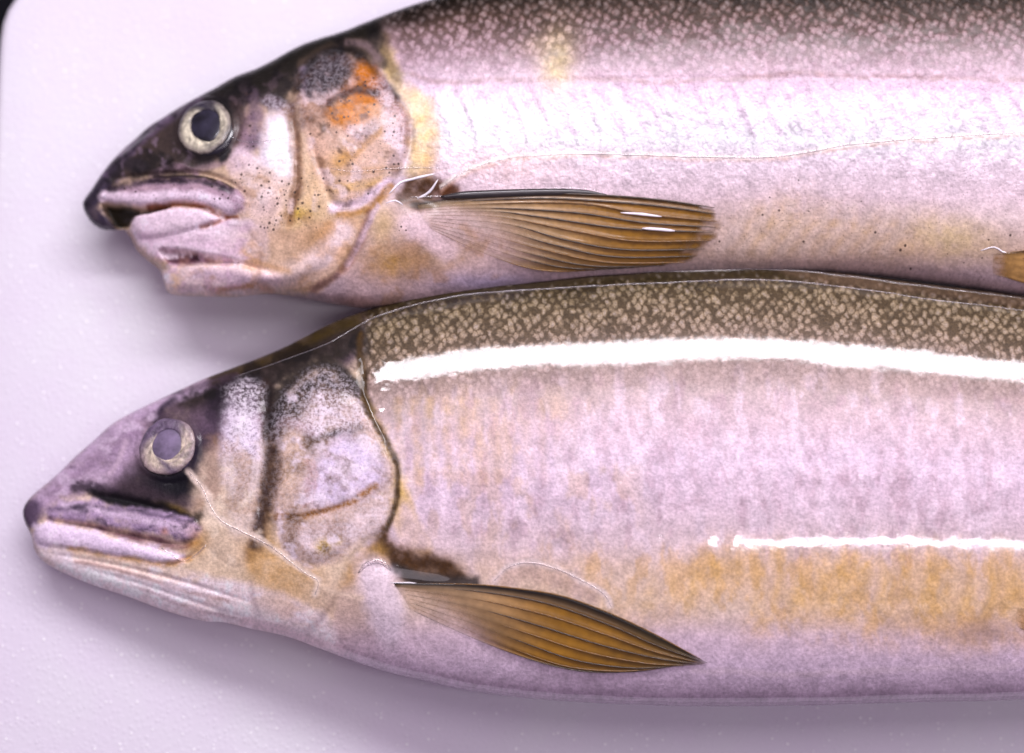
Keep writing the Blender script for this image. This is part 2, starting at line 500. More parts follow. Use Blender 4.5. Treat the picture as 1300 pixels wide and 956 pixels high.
    def mask_line(self, pts, width, soft, warp=True, taper=False):
        line = catmull(pts, 8); b = self._box(line, width + soft + 8)
        x, y = (self.wx[b], self.wy[b]) if warp else (self.px[b], self.py[b])
        d, _, _, t = seg_dist(x, y, line)
        if warp: d = d + min(width * 0.22, self.rough * 0.5) * fbm(self.px[b], self.py[b], 10, 4, seed=52)
        w = width / 2 * (np.sin(np.clip(t, 0.02, 0.98) * math.pi) ** 0.6 if taper else 1)
        return b, 1 - sstep(w - soft / 2, w + soft, d), t
    def mask_blob(self, cx, cy, rx, ry, rot=0.0, p=1.0):
        pts = np.array([[cx - rx, cy - rx], [cx + rx, cy + rx], [cx - ry, cy - ry], [cx + ry, cy + ry]], float)
        b = self._box(pts, max(rx, ry) * 1.3)
        x = self.wx[b] - cx; y = self.wy[b] - cy; c, s = math.cos(rot), math.sin(rot)
        r = ((x * c + y * s) / rx) ** 2 + ((-x * s + y * c) / ry) ** 2
        return b, np.exp(-r * 1.2 * p), r
    def _apply(self, b, m, colour, amt, tex, dots, scale, grain, wet):
        if tex: m = m * np.clip(1 + tex * fbm(self.px[b], self.py[b], 9, 3, seed=5), 0, 1.4)
        m = np.clip(m * amt, 0, 1)
        if colour is not None:
            self.col[b] = self.col[b] * (1 - m[:, None]) + lin(colour) * m[:, None]
        for i, v in enumerate((scale, dots, grain, wet)):
            if v is not None: self.surf[b, i] = self.surf[b, i] * (1 - m) + v * m
    def fill(self, pts, colour, soft=4, amt=1.0, tex=0.0, dots=None, scale=None, grain=None, wet=None, smooth=True):
        b, m, _ = self.mask_poly(pts, soft, smooth); self._apply(b, m, colour, amt, tex, dots, scale, grain, wet)
    def stroke(self, pts, width, colour, soft=3, amt=1.0, tex=0.0, taper=False, dots=None, scale=None, grain=None, wet=None):
        b, m, _ = self.mask_line(pts, width, soft, True, taper); self._apply(b, m, colour, amt, tex, dots, scale, grain, wet)
    def blob(self, cx, cy, rx, ry, colour, amt=1.0, rot=0.0, tex=0.0, dots=None, scale=None, grain=None, wet=None):
        b, m, _ = self.mask_blob(cx, cy, rx, ry, rot); self._apply(b, m, colour, amt, tex, dots, scale, grain, wet)
    def marble(self, pts, colour, size, thr, amt, soft=10, seed=0, sx=1.0, sy=1.0):
        """irregular veins and blotches of a second pigment inside an area"""
        b, m, _ = self.mask_poly(pts, soft)
        n = fbm(self.wx[b], self.wy[b], size, 5, sx, sy, seed=60 + seed)
        m = m * sstep(thr, thr + 0.30, n) * amt
        self.col[b] = self.col[b] * (1 - m[:, None]) + lin(colour) * m[:, None]
    def plate(self, pts, height, soft=5, smooth=True):
        b, m, _ = self.mask_poly(pts, soft, smooth, False); self.h[b] += m * height
    def dome(self, pts, height, reach):
        b, _, s = self.mask_poly(pts, 2, True, False)
        v = np.clip(s / reach, 0, 1); self.h[b] += height * np.sqrt(1 - (1 - v) ** 2)
    def ridge(self, pts, width, height, taper=True):
        line = catmull(pts, 8); b = self._box(line, width + 8)
        d, _, _, t = seg_dist(self.px[b], self.py[b], line)
        e = (np.sin(np.clip(t, 0, 1) * math.pi) ** 0.5 if taper else 1)
        self.h[b] += height * np.exp(-(d / (width * 0.5)) ** 2 * 1.4) * e
    def bump(self, cx, cy, rx, ry, height, rot=0.0):
        b, m, _ = self.mask_blob(cx, cy, rx, ry, rot); self.h[b] += m * height

    def finish(self, mat):
        edge = sstep(0, 22, self.F)                      # relief dies at the outline
        self.ztop = self.ztop + self.h * edge
        self.ztop = np.where(self.border, self.ztop, np.maximum(self.ztop, self.zbot + 0.5))
        idx = np.full(self.X.shape, -1); n = self.used.sum(); idx[self.used] = np.arange(n)
        inner = self.used & ~self.border
        idb = idx.copy(); nb = inner.sum(); idb[inner] = n + np.arange(nb)
        V = np.vstack([np.column_stack([self.X[self.used], -self.Y[self.used], self.ztop[self.used]]),
                       np.column_stack([self.X[inner], -self.Y[inner], self.zbot[inner]])]) * PX
        q = self.q
        st = lambda I: np.column_stack([I[:-1, :-1][q], I[1:, :-1][q], I[1:, 1:][q], I[:-1, 1:][q]])
        ft = st(idx)
        fb = st(idb)[:, ::-1]
        allb = (idb[:-1, :-1][q] == idx[:-1, :-1][q]) & (idb[1:, :-1][q] == idx[1:, :-1][q]) & (idb[1:, 1:][q] == idx[1:, 1:][q]) & (idb[:-1, 1:][q] == idx[:-1, 1:][q])
        fb = fb[~allb]
        Fc = np.vstack([ft, fb])
        me = bpy.data.meshes.new('body')
        me.vertices.add(len(V)); me.vertices.foreach_set('co', (V - np.array(self.root.location)).astype(np.float32).ravel())
        me.loops.add(Fc.size); me.loops.foreach_set('vertex_index', Fc.astype(np.int32).ravel())
        me.polygons.add(len(Fc)); me.polygons.foreach_set('loop_start', np.arange(0, Fc.size, 4, dtype=np.int32))
        me.update(calc_edges=True); me.validate()
        me.polygons.foreach_set('use_smooth', np.ones(len(me.polygons), bool))
        o = bpy.data.objects.new('body', me); COL.objects.link(o); o.parent = self.root
        me.materials.append(mat)
        tx = (1 + 0.22 * fbm(self.px, self.py, 13, 3, seed=41) + 0.16 * fbm(self.px, self.py, 5, 2, seed=42))[..., None]
        lum = self.col.mean(-1, keepdims=True)
        self.col = np.clip(self.col, 0, 1) ** 1.08 * 1.04 * (0.46 + 0.54 * sstep(0.01, 0.36, lum)) * np.clip(tx, 0.5, 1.5)
        lum = self.col.mean(-1, keepdims=True)
        self.col = np.clip(lum + (self.col - lum) * 1.10, 0, 1) * np.array((1.03, 1.04, 1.0))
        ca = np.ones((len(V), 4)); ca[:n, 3] = self.silver[self.used]; ca[n:, 3] = 0; ca[:n, :3] = self.col[self.used]; ca[n:, :3] = self.col[inner]
        colour_attr(o, 'pigment', np.clip(ca, 0, 1))
        cs = np.zeros((len(V), 4)); cs[:n] = self.surf[self.used]; cs[n:] = self.surf[inner]
        colour_attr(o, 'surface', np.clip(cs, 0, 1))
        uvl = me.uv_layers.new(name='body')
        U = np.column_stack([V[:, 0] / PX, -V[:, 1] / PX]) / 1000
        li = np.zeros(len(me.loops), np.int32); me.loops.foreach_get('vertex_index', li)
        uvl.data.foreach_set('uv', U[li].astype(np.float32).ravel())
        self.obj = o
        return o

    def at(self, px, py, lift=0.0):
        """point of the finished flank seen at a photo pixel (lift in pixels)"""
        px = np.asarray(px, float); py = np.asarray(py, float)
        z = np.full(px.shape, self.z0)
        ok = self.used
        zt = np.where(ok, self.ztop, self.z0 / PX)
        for _ in range(7):
            P = ray(px, py, z)
            X = P[..., 0] / PX; Y = -P[..., 1] / PX
            i = np.clip(np.searchsorted(self.xs, X) - 1, 0, len(self.xs) - 2); j = np.clip(((Y - self.ys[0]) / (self.ys[1] - self.ys[0])).astype(int), 0, len(self.ys) - 2)
            a = np.clip((X - self.xs[i]) / (self.xs[i + 1] - self.xs[i]), 0, 1); c = np.clip((Y - self.ys[j]) / (self.ys[1] - self.ys[0]), 0, 1)
            z = ((zt[j, i] * (1 - a) + zt[j, i + 1] * a) * (1 - c) + (zt[j + 1, i] * (1 - a) + zt[j + 1, i + 1] * a) * c + lift) * PX
        return ray(px, py, z)

    def water(self, pts, radius, name='water_line', parent=None, seed=0, flat=0.7, wob=1.0, mat=None, lift=0.1):
        line = catmull(pts, 5)
        n = len(line)
        j = fbm(np.arange(n) * 5.0, np.full(n, seed * 11.0), 30, 3, seed=seed)
        line = line + np.column_stack([j * 0 , j]) * wob
        P = self.at(line[:, 0], line[:, 1], lift)
        t = np.linspace(0, 1, n)
        R = radius * PX * (np.sin(np.clip(t, 0.015, 0.985) * math.pi) ** 0.35) * (1 + 0.45 * fbm(np.arange(n) * 5.0, np.full(n, 3.0), 18, 3, seed=seed + 4))
        return tube(name, P, np.maximum(R, 0.1 * PX), mat or M_WATER, parent or self.root, 8, flat)

# ------------------------------------------------------------------ fins and eyes
def fin(fish, rays, colf, mat, name, ray_mat, lift0=1.5, pleat=1.6, ray_r=(1.6, 0.7), sub=4, nl=48, ray_sel=None, label=None, surface=None, thick=1.2):
    """rays: list of pixel polylines from root to tip; the membrane is stretched and pleated between them"""
    R = []
    for r in rays:
        c = catmull(r, 3)
        s = np.concatenate([[0], np.cumsum(np.linalg.norm(np.diff(c, axis=0), axis=1))]); s /= s[-1]
        tt = np.linspace(0, 1, nl)
        R.append(np.column_stack([np.interp(tt, s, c[:, 0]), np.interp(tt, s, c[:, 1])]))
    R = np.array(R); nr = len(R)
    w = np.linspace(0, nr - 1, (nr - 1) * sub + 1)
    i = np.minimum(w.astype(int), nr - 2); a = (w - i)[:, None, None]
    S = R[i] * (1 - a) + R[i + 1] * a
    tt = np.linspace(0, 1, nl)
    # ragged tips
    ph = np.cos(w * 2 * math.pi)[:, None]
    lift = lift0 + pleat * (0.5 + 0.5 * ph) * sstep(0.05, 0.5, tt)[None] + 2.0 * np.sin(np.clip(tt, 0, 1) * math.pi)[None]
    surf = surface or fish.at
    P = surf(S[..., 0], S[..., 1], lift)
    Q = P - np.array((0, 0, thick * PX))
    m = len(w)
    V = np.vstack([P.reshape(-1, 3), Q.reshape(-1, 3)])
    N0 = m * nl; F = []
    for u in range(m - 1):
        for v in range(nl - 1):
            A, B, C, D = u * nl + v, (u + 1) * nl + v, (u + 1) * nl + v + 1, u * nl + v + 1
            F.append([A, B, C, D]); F.append([N0 + D, N0 + C, N0 + B, N0 + A])
    for v in range(nl - 1):
        F.append([v, v + 1, N0 + v + 1, N0 + v]); o = (m - 1) * nl
        F.append([o + v + 1, o + v, N0 + o + v, N0 + o + v + 1])
    for u in range(m - 1):
        F.append([(u + 1) * nl, u * nl, N0 + u * nl, N0 + (u + 1) * nl]); o = nl - 1
        F.append([u * nl + o, (u + 1) * nl + o, N0 + (u + 1) * nl + o, N0 + u * nl + o])
    ob = mesh_obj(name, V, F, mat, fish.root)
    W, T = np.meshgrid(w / (nr - 1), tt, indexing='ij')
    rgba = colf(W, T, S[..., 0], S[..., 1]).reshape(-1, 4)
    colour_attr(ob, 'pigment', np.vstack([rgba, rgba]))
    if label: ob['label'] = label
    for k in (ray_sel if ray_sel is not None else range(nr)):
        kk = k * sub
        Pk = P[kk, 1:-1] + np.array((0, 0, 0.25 * PX))
        t2 = tt[1:-1]
        seg = 1 + 0.22 * np.sin(t2 * 170 + k)
        st = 0.05 + 0.35 * k / max(1, nr - 1)
        rr = (ray_r[0] * (1 - t2) + ray_r[1] * t2) * sstep(st - 0.1, st + 0.35, t2) * (1 - 0.75 * sstep(0.85, 1, t2)) * seg
        Pk = Pk - np.array((0, 0, 1.6 * PX)) * (1 - sstep(st - 0.1, st + 0.2, t2))[:, None]
        tube('fin_ray', Pk, np.maximum(rr, 0.15) * PX, ray_mat[k % len(ray_mat)] if isinstance(ray_mat, list) else ray_mat, ob, 6, 0.7)
    return ob

def disc_dome(fish, cx, cy, rad, height, lift, name, mat, parent, inner=None, rings=10, segs=64, paint=None):
    """dome or ring on the flank; rad / inner are functions of the angle giving pixel offsets"""
    ang = np.linspace(0, 2 * math.pi, segs, endpoint=False)
    ro = rad(ang); ri = inner(ang) if inner else None
    c0 = fish.at(np.array([cx]), np.array([cy]), 0)[0]
    # local tangent plane of the flank
    e = 26
    gx = fish.at(np.array([cx + e]), np.array([cy]))[0] - fish.at(np.array([cx - e]), np.array([cy]))[0]
    gy = fish.at(np.array([cx]), np.array([cy - e]))[0] - fish.at(np.array([cx]), np.array([cy + e]))[0]
    ex = gx / (2 * e); ey = gy / (2 * e); nrm = np.cross(ex, ey); nrm /= np.linalg.norm(nrm)
    V = []; F = []
    for r in range(rings + 1):
        t = r / rings
        if inner:
            q = ri[0] * (1 - t) + ro[0] * t, ri[1] * (1 - t) + ro[1] * t
            hh = lift + height * math.sin(t * math.pi) ** 0.7
        else:
            q = ro[0] * t, ro[1] * t
            hh = lift + height * math.sqrt(max(0, 1 - t * t))
        for s in range(segs):
            V.append(c0 + ex * q[0][s] - ey * q[1][s] + nrm * hh * PX)
    for r in range(rings):
        for s in range(segs):
            s2 = (s + 1) % segs
            F.append([r * segs + s2, r * segs + s, (r + 1) * segs + s, (r + 1) * segs + s2])
    V = np.array(V)
    if inner is None:
        F.insert(0, list(range(segs)))
    # thickness below: a skirt to close the piece
    base = len(V)
    last = V[rings * segs:] - nrm * 7 * PX
    V = np.vstack([V, last])
    for s in range(segs):
        s2 = (s + 1) % segs
        F.append([rings * segs + s2, rings * segs + s, base + s, base + s2])
    F = [f[::-1] for f in F]
    ob = mesh_obj(name, V, F, mat, parent)
    if paint:
        A, T = np.meshgrid(ang, np.linspace(0, 1, rings + 1)); c = paint(A, T).reshape(-1, 3)
        c = np.vstack([c, c[-segs:]]); colour_attr(ob, 'pigment', np.column_stack([np.clip(c, 0, 1), np.ones(len(c))]))
    return ob

def ell(rx, ry, ox=0, oy=0, rot=0, wob=0.0, seed=0):
    def f(a):
        k = 1 + wob * fbm(np.cos(a) * 40, np.sin(a) * 40, 25, 3, seed=seed)
        x, y = rx * np.cos(a) * k, ry * np.sin(a) * k
        c, s = math.cos(rot), math.sin(rot)
        return np.array([x * c - y * s + ox, x * s + y * c + oy])
    return f

def body_gradient(fish, stops):
    """pigment by height on the flank; stops: (y, colour)"""
    ys = np.array([s[0] for s in stops], float); cs = np.array([lin(s[1]) for s in stops])
    return np.stack([np.interp(fish.gy, ys, cs[:, i]) for i in range(3)], -1)


# ================================================================== upper fish: mouth open
OUT1 = [(105, 257), (115, 242), (128, 222), (142, 204), (159, 187), (174, 174), (188, 161), (207, 149), (226, 137), (253, 122), (272, 112),
        (299, 97), (331, 85), (375, 61), (403, 50), (431, 42), (461, 30), (500, 15), (546, 0), (620, -22), (750, -50), (900, -70), (1050, -80),
        (1200, -80), (1400, -72), (1600, -40), (1800, 15), (1950, 60), (2080, 75), (2080, 190), (1950, 205), (1800, 250), (1650, 310), (1500, 355),
        (1400, 378), (1300, 375), (1238, 366), (1161, 356), (1084, 348), (1000, 347), (900, 349), (800, 355), (700, 364), (600, 377), (520, 388),
        (465, 391), (431, 387), (385, 378), (350, 373), (328, 374), (297, 377), (257, 376), (226, 375), (212, 370), (208, 357), (203, 343), (188, 331),
        (174, 318), (165, 300), (158, 291), (146, 292), (133, 292), (119, 285), (109, 272)]
root1 = empty('fish', tuple(ray(650, 180, 0.0)), 'silver raw fish with gaping mouth and orange blotch on its gill cover', 'fish', 'raw fish side by side on the tray')
f1 = Fish(OUT1, 0.43, 6, lambda X, Y: 0.10 * (Y + 290) * sstep(-560, -150, X) - 30 * (1 - sstep(-560, -180, X)), root1)
o1 = np.array(OUT1, float)
# ---- relief
f1.h += 1.2 * fbm(f1.px, f1.py, 60, 3, seed=9) + 0.5 * fbm(f1.px, f1.py, 14, 3, seed=3)
OPER1 = [(378, 110), (388, 90), (405, 74), (428, 65), (452, 71), (472, 93), (492, 117), (511, 134), (519, 152), (518, 180), (511, 207), (494, 238),
         (476, 257), (462, 278), (452, 310), (432, 344), (398, 367), (340, 372), (330, 330), (345, 270), (368, 230), (372, 180), (370, 140)]
f1.plate(OPER1, 5, 5)
f1.dome([(388, 92), (428, 70), (460, 90), (490, 122), (515, 150), (512, 195), (492, 232), (440, 262), (415, 235), (398, 180), (385, 130)], 4.5, 60)
CHEEK1 = [(318, 110), (345, 105), (366, 138), (374, 200), (374, 240), (355, 290), (330, 310), (300, 262), (290, 215), (300, 180), (312, 150)]
f1.dome(CHEEK1, 3, 30)
f1.ridge([(372, 135), (376, 185), (375, 235), (362, 290)], 9, -6)
f1.ridge([(395, 180), (410, 225), (425, 262), (470, 258)], 9, -3.5)
f1.ridge([(430, 300), (400, 335), (355, 355), (300, 352)], 22, 5)
f1.ridge([(470, 280), (455, 315), (432, 348)], 12, -6)
f1.ridge([(425, 378), (397, 371), (365, 374)], 8, 3)
LIP1 = [(126, 246), (150, 238), (195, 229), (257, 227), (295, 239), (313, 257), (299, 271), (281, 268), (257, 258), (228, 255), (185, 260), (150, 258), (127, 252)]
f1.dome(LIP1, 7, 12)
f1.ridge([(140, 228), (190, 222), (250, 219), (292, 232), (318, 254)], 7, -7)
GAP1 = [(131, 260), (150, 262), (185, 264), (215, 261), (190, 270), (171, 274), (163, 287), (150, 289), (141, 282)]
f1.plate(GAP1, -20, 4)
f1.ridge([(205, 260), (235, 259), (258, 263), (280, 274), (297, 276)], 7, -7)
f1.ridge([(258, 289), (272, 283), (290, 276)], 6, -5)
f1.dome([(166, 275), (209, 265), (245, 264), (270, 271), (274, 280), (255, 288), (205, 300), (172, 300)], 7, 12)
f1.plate([(203, 318), (232, 318), (262, 327), (300, 333), (258, 335), (222, 336)], -10, 4)
f1.dome([(212, 345), (240, 335), (300, 338), (345, 350), (330, 371), (257, 374), (217, 371)], 7, 14)
f1.ridge([(206, 320), (250, 322), (300, 332), (340, 345)], 6, -4)
f1.dome([(222, 158), (240, 128), (270, 122), (298, 140), (300, 170), (285, 195), (255, 203), (230, 190)], 4, 22)
f1.plate([(228, 160), (240, 136), (262, 128), (286, 138), (293, 160), (284, 182), (262, 192), (238, 184)], -3, 5)
f1.ridge([(150, 197), (172, 178), (196, 160)], 8, -5)
f1.ridge([(200, 222), (222, 206), (242, 214), (262, 218)], 7, 3)
f1.bump(540, 250, 42, 20, -7, 0.2)
f1.bump(525, 300, 40, 42, 9)
f1.ridge([(519, 150), (521, 182), (512, 212)], 10, -5)
f1.ridge([(560, 104), (760, 100), (1000, 98), (1300, 100)], 5, -0.3)
for k in range(26):                                    # muscle folds behind the head
    x = 545 + k * 32
    f1.ridge([(x, 105), (x + 18, 140), (x + 30, 180), (x + 22, 230)], 10, 0.8 + 0.5 * math.sin(k * 2.3))
# ---- pigment
f1.start(3.2)
top1 = np.interp(f1.px, o1[:29, 0], o1[:29, 1])
f1.gy = f1.wy + 5 * fbm(f1.px, f1.py, 40, 3, seed=6) + np.where(f1.px > 1320, 0, 0)
f1.col = body_gradient(f1, [(-75, (52, 44, 30)), (-10, (92, 78, 62)), (18, (152, 128, 124)), (45, (178, 152, 158)), (70, (196, 170, 182)), (92, (204, 180, 194)),
                            (110, (212, 190, 208)), (140, (220, 210, 222)), (175, (222, 220, 228)), (205, (224, 210, 222)), (250, (222, 202, 212)), (285, (216, 196, 196)),  # near-white centre band paints in the flank's soft sheen
                            (320, (200, 176, 166)), (350, (188, 168, 176)), (400, (182, 162, 170))])
dd = f1.wy - top1
m = np.clip(1 - sstep(4, 40, dd), 0, 1)[..., None] * 0.8
f1.col = f1.col * (1 - m) + lin((46, 40, 28)) * m
f1.surf[..., 0] = np.clip(1.0 - sstep(20, 112, f1.gy) * 0.86, 0, 1) * sstep(470, 520, f1.px) * (1 - 0.9 * sstep(225, 270, f1.py))
f1.surf[..., 1] = 0.10 * sstep(180, 300, f1.py)
f1.surf[..., 3] = 0.55
f1.silver = sstep(500, 580, f1.px) * sstep(60, 150, f1.py + 10 * fbm(f1.px, f1.py, 50, 3, seed=77)) * (1 - sstep(215, 300, f1.py))
# tail
tl = sstep(1900, 2080, f1.px)[..., None]; f1.col = f1.col * (1 - tl * 0.4) + lin((140, 120, 90)) * tl * 0.4
# pink cell lines on the flank
for k in range(24):
    x = 640 + k * 29 + 6 * math.sin(k * 1.7)
    f1.stroke([(x, 108), (x + 14, 135), (x + 34, 172)], 4, (196, 160, 192), 5, 0.30, 0.9)
f1.stroke([(515, 92), (560, 104), (640, 101), (760, 101), (850, 103), (960, 98), (1020, 92), (1080, 97), (1160, 98), (1300, 102), (1500, 105)], 5, (150, 118, 112), 4, 0.38, 1.2)
f1.blob(708, 78, 24, 42, (226, 208, 160), 0.75, 0.1, 0.4)
f1.blob(690, 58, 34, 16, (218, 198, 172), 0.4)
f1.blob(1080, 295, 150, 34, (204, 174, 140), 0.60, 0.1, 0.8, dots=0.55)
f1.blob(980, 290, 60, 36, (208, 180, 150), 0.6, -0.5, 0.8, dots=0.55)
f1.blob(1210, 300, 60, 26, (220, 198, 158), 0.6, 0.2, 0.5)
f1.blob(640, 210, 90, 26, (218, 186, 176), 0.35, 0.0, 0.5)
for k in range(9):
    x = 930 + k * 26
    f1.stroke([(x + 22, 262), (x + 6, 290), (x - 16, 318)], 9, (224, 206, 204), 8, 0.35, 0.6)
# belly under the fin
f1.fill([(470, 285), (520, 250), (640, 300), (760, 345), (700, 372), (560, 396), (455, 396), (436, 350)], (196, 172, 176), 14, 0.9, 0.2, dots=0.0, scale=0)
f1.blob(500, 335, 52, 26, (178, 140, 88), 0.85, 0.1, 0.3)
f1.blob(560, 325, 50, 18, (192, 160, 120), 0.5)
f1.blob(485, 285, 22, 34, (206, 178, 128), 0.7)
f1.blob(620, 360, 80, 14, (166, 156, 186), 0.7)
f1.blob(460, 385, 60, 10, (150, 112, 96), 0.5, 0.1)
# shoulder
f1.fill([(478, 60), (500, 70), (512, 100), (545, 130), (548, 190), (538, 222), (516, 222), (522, 160), (512, 130), (492, 110)], (222, 196, 150), 9, 0.85, 0.3, scale=0.05)
f1.stroke([(545, 130), (552, 180), (540, 225)], 14, (190, 156, 110), 8, 0.5, 0.4)
f1.stroke([(484, 50), (490, 75), (505, 100)], 14, (120, 100, 66), 8, 0.7)
# head ground colour
HEAD1 = [(100, 257), (128, 220), (172, 172), (226, 134), (272, 108), (331, 80), (403, 44), (461, 22), (480, 45), (474, 88), (494, 115), (513, 134), (521, 152), (519, 182),
         (511, 210), (494, 240), (476, 258), (462, 280), (452, 312), (432, 346), (398, 370), (300, 384), (205, 380), (150, 300), (100, 290)]
f1.fill(HEAD1, (210, 184, 162), 3, 1.0, 0, dots=0.0, scale=0, grain=0, wet=0.75)
f1.fill([(100, 262), (128, 218), (172, 170), (226, 132), (272, 106), (331, 78), (403, 42), (465, 18), (484, 40), (470, 75), (430, 62), (395, 78), (372, 120), (355, 140), (330, 132), (306, 140),
         (296, 185), (280, 205), (255, 216), (200, 220), (150, 232), (120, 262)], (62, 54, 52), 8, 1.0, 0.15)
f1.fill([(256, 118), (290, 98), (331, 80), (403, 44), (470, 20), (478, 45), (430, 58), (388, 80), (350, 108), (310, 120), (280, 122)], (40, 36, 26), 7, 0.9, 0.1)
f1.stroke([(385, 82), (425, 62), (460, 58), (484, 80)], 13, (104, 88, 76), 6, 0.8, 0.3)
f1.stroke([(440, 55), (465, 58), (482, 75)], 7, (142, 122, 128), 5, 0.6, 0.4)
# snout
f1.fill([(150, 225), (165, 195), (205, 160), (235, 138), (232, 190), (250, 208), (230, 218), (190, 222)], (100, 84, 78), 9, 0.9, 0.2)
f1.stroke([(122, 235), (140, 212), (166, 186), (200, 158), (250, 127)], 13, (134, 114, 142), 6, 0.75, 0.6)  # lavender sheen of the wet film painted along the snout rim
f1.stroke([(160, 196), (176, 180), (187, 166)], 6, (46, 36, 52), 3, 0.8)
f1.stroke([(146, 218), (158, 206), (180, 212)], 16, (56, 50, 60), 7, 0.8)
f1.fill([(100, 250), (124, 228), (140, 232), (128, 262), (150, 292), (128, 295), (108, 282)], (88, 78, 98), 5, 1.0, 0.2)
f1.stroke([(193, 222), (210, 214), (232, 211), (250, 219)], 6, (176, 150, 162), 3, 0.7, 0.9)
f1.stroke([(196, 225), (230, 223), (262, 225), (290, 236), (312, 252)], 4, (40, 28, 34), 2, 0.9)
f1.stroke([(250, 214), (275, 208), (295, 202)], 7, (186, 160, 168), 4, 0.6, 0.6)
# around and behind the eye
f1.blob(260, 163, 50, 48, (38, 32, 40), 0.95)
f1.fill([(290, 205), (300, 180), (318, 184), (334, 222), (312, 226), (296, 220)], (226, 204, 216), 7, 0.9, 0.4, dots=0.2)
f1.fill([(272, 196), (294, 188), (281, 211)], (20, 14, 26), 3, 0.95)
f1.fill([(296, 170), (310, 142), (332, 142), (330, 190), (316, 190), (304, 186), (298, 180)], (150, 126, 138), 9, 0.9, 0.5, dots=0.9)
f1.stroke([(300, 128), (304, 150), (298, 178)], 12, (86, 68, 66), 7, 0.7)
f1.stroke([(318, 120), (328, 150), (322, 185)], 14, (128, 108, 128), 6, 0.6, 0.4, dots=0.8)
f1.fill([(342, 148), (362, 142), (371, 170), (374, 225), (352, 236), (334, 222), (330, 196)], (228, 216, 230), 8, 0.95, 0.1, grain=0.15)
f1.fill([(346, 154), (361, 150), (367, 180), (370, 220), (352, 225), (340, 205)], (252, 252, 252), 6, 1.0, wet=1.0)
f1.stroke([(340, 128), (352, 132), (366, 138)], 12, (132, 112, 124), 6, 0.7, 0.6, grain=0.6)
f1.fill([(296, 222), (330, 212), (372, 236), (366, 280), (345, 300), (322, 285), (312, 256)], (228, 204, 196), 8, 0.9, 0.3, dots=1.0)
f1.blob(340, 262, 22, 20, (216, 192, 196), 0.6, dots=0.8)
f1.blob(395, 240, 26, 50, (214, 184, 150), 0.7, 0.2, 0.6, dots=1.0)
f1.blob(385, 278, 28, 24, (212, 184, 136), 0.8, 0, 0.6, dots=1.0)
f1.blob(378, 272, 9, 6, (224, 196, 90), 0.8, 0, 0.9)
f1.stroke([(368, 138), (377, 185), (378, 236), (368, 280)], 9, (140, 104, 82), 6, 0.8, 0.3, dots=0.5)
# gill cover
f1.fill([(382, 100), (395, 80), (430, 66), (455, 76), (474, 100), (494, 120), (513, 138), (518, 165), (512, 206), (490, 240), (440, 262), (415, 240), (392, 190), (380, 140)],
        (208, 178, 164), 5, 1.0, 0.2, dots=0.55)
f1.fill([(376, 130), (388, 86), (428, 66), (456, 76), (468, 96), (450, 116), (425, 132), (400, 160), (382, 165)], (96, 76, 78), 10, 0.95, 0.4, grain=0.12, dots=0.2)
f1.fill([(392, 100), (410, 80), (436, 76), (446, 96), (425, 114), (398, 120)], (66, 52, 60), 9, 0.8, 0.6, grain=0.25)
f1.stroke([(380, 112), (396, 80), (428, 64), (455, 70), (478, 100), (502, 124)], 10, (38, 30, 24), 7, 0.95)
f1.stroke([(386, 90), (390, 105), (386, 130)], 6, (150, 136, 160), 5, 0.6, 1.2)
f1.blob(446, 86, 14, 8, (178, 152, 148), 0.6, 0.5, 1.2)
f1.blob(404, 142, 30, 22, (132, 96, 74), 0.75, 0.4, 0.6, dots=0.5)
f1.fill([(424, 152), (432, 130), (446, 108), (456, 86), (470, 88), (480, 112), (480, 136), (470, 152), (446, 160)], (196, 124, 34), 13, 0.95, 0.6, dots=0.5)
f1.blob(440, 146, 20, 14, (204, 128, 30), 0.85, 0.2, 0.6, dots=0.7)
f1.blob(462, 108, 14, 22, (182, 100, 20), 0.8, 0.2, 0.6)
f1.stroke([(418, 130), (440, 120), (460, 114), (478, 118)], 7, (110, 56, 18), 5, 0.85, 0.9)
f1.stroke([(448, 118), (452, 138), (446, 150)], 5, (146, 80, 24), 4, 0.75, 0.8)
f1.stroke([(452, 140), (470, 128), (482, 130)], 5, (120, 70, 34), 4, 0.6, 0.9)
f1.blob(470, 140, 10, 9, (220, 186, 160), 0.6, 0, 0.8)
f1.blob(486, 128, 14, 10, (214, 188, 186), 0.7, 0.7, 0.8, grain=0.3)
f1.fill([(440, 158), (475, 150), (482, 165), (462, 184), (446, 178)], (166, 140, 146), 7, 0.75, 0.4, grain=0.3)
f1.stroke([(478, 108), (500, 140), (512, 165)], 18, (186, 152, 158), 8, 0.7, 0.6, grain=0.5)
f1.stroke([(497, 175), (508, 190), (496, 225)], 14, (232, 214, 226), 7, 0.7, 0.3)
f1.blob(430, 205, 26, 12, (190, 142, 70), 0.85, -0.4, 0.4, dots=0.6)
f1.stroke([(418, 212), (450, 196), (485, 168)], 6, (182, 136, 76), 5, 0.6, 0.4)
f1.stroke([(420, 222), (460, 218), (505, 214)], 5, (188, 148, 102), 4, 0.5, 0.4)
f1.stroke([(425, 240), (465, 236), (492, 226)], 8, (214, 176, 112), 6, 0.6, 0.3)
f1.stroke([(424, 266), (445, 266), (475, 250), (494, 232)], 13, (228, 206, 222), 5, 0.9, 0.2)
f1.stroke([(430, 275), (455, 272), (480, 256), (498, 236)], 7, (188, 140, 72), 4, 0.8, 0.2)
f1.blob(420, 225, 18, 30, (214, 184, 150), 0.5, dots=0.5)
f1.stroke([(395, 130), (400, 170), (412, 215)], 20, (202, 168, 150), 10, 0.6, dots=0.2)
OPA1 = [(378, 110), (428, 66), (470, 95), (515, 140), (512, 205), (476, 256), (425, 262), (395, 190)]
f1.marble(OPA1, (124, 88, 60), 26, 0.05, 0.55, seed=1)
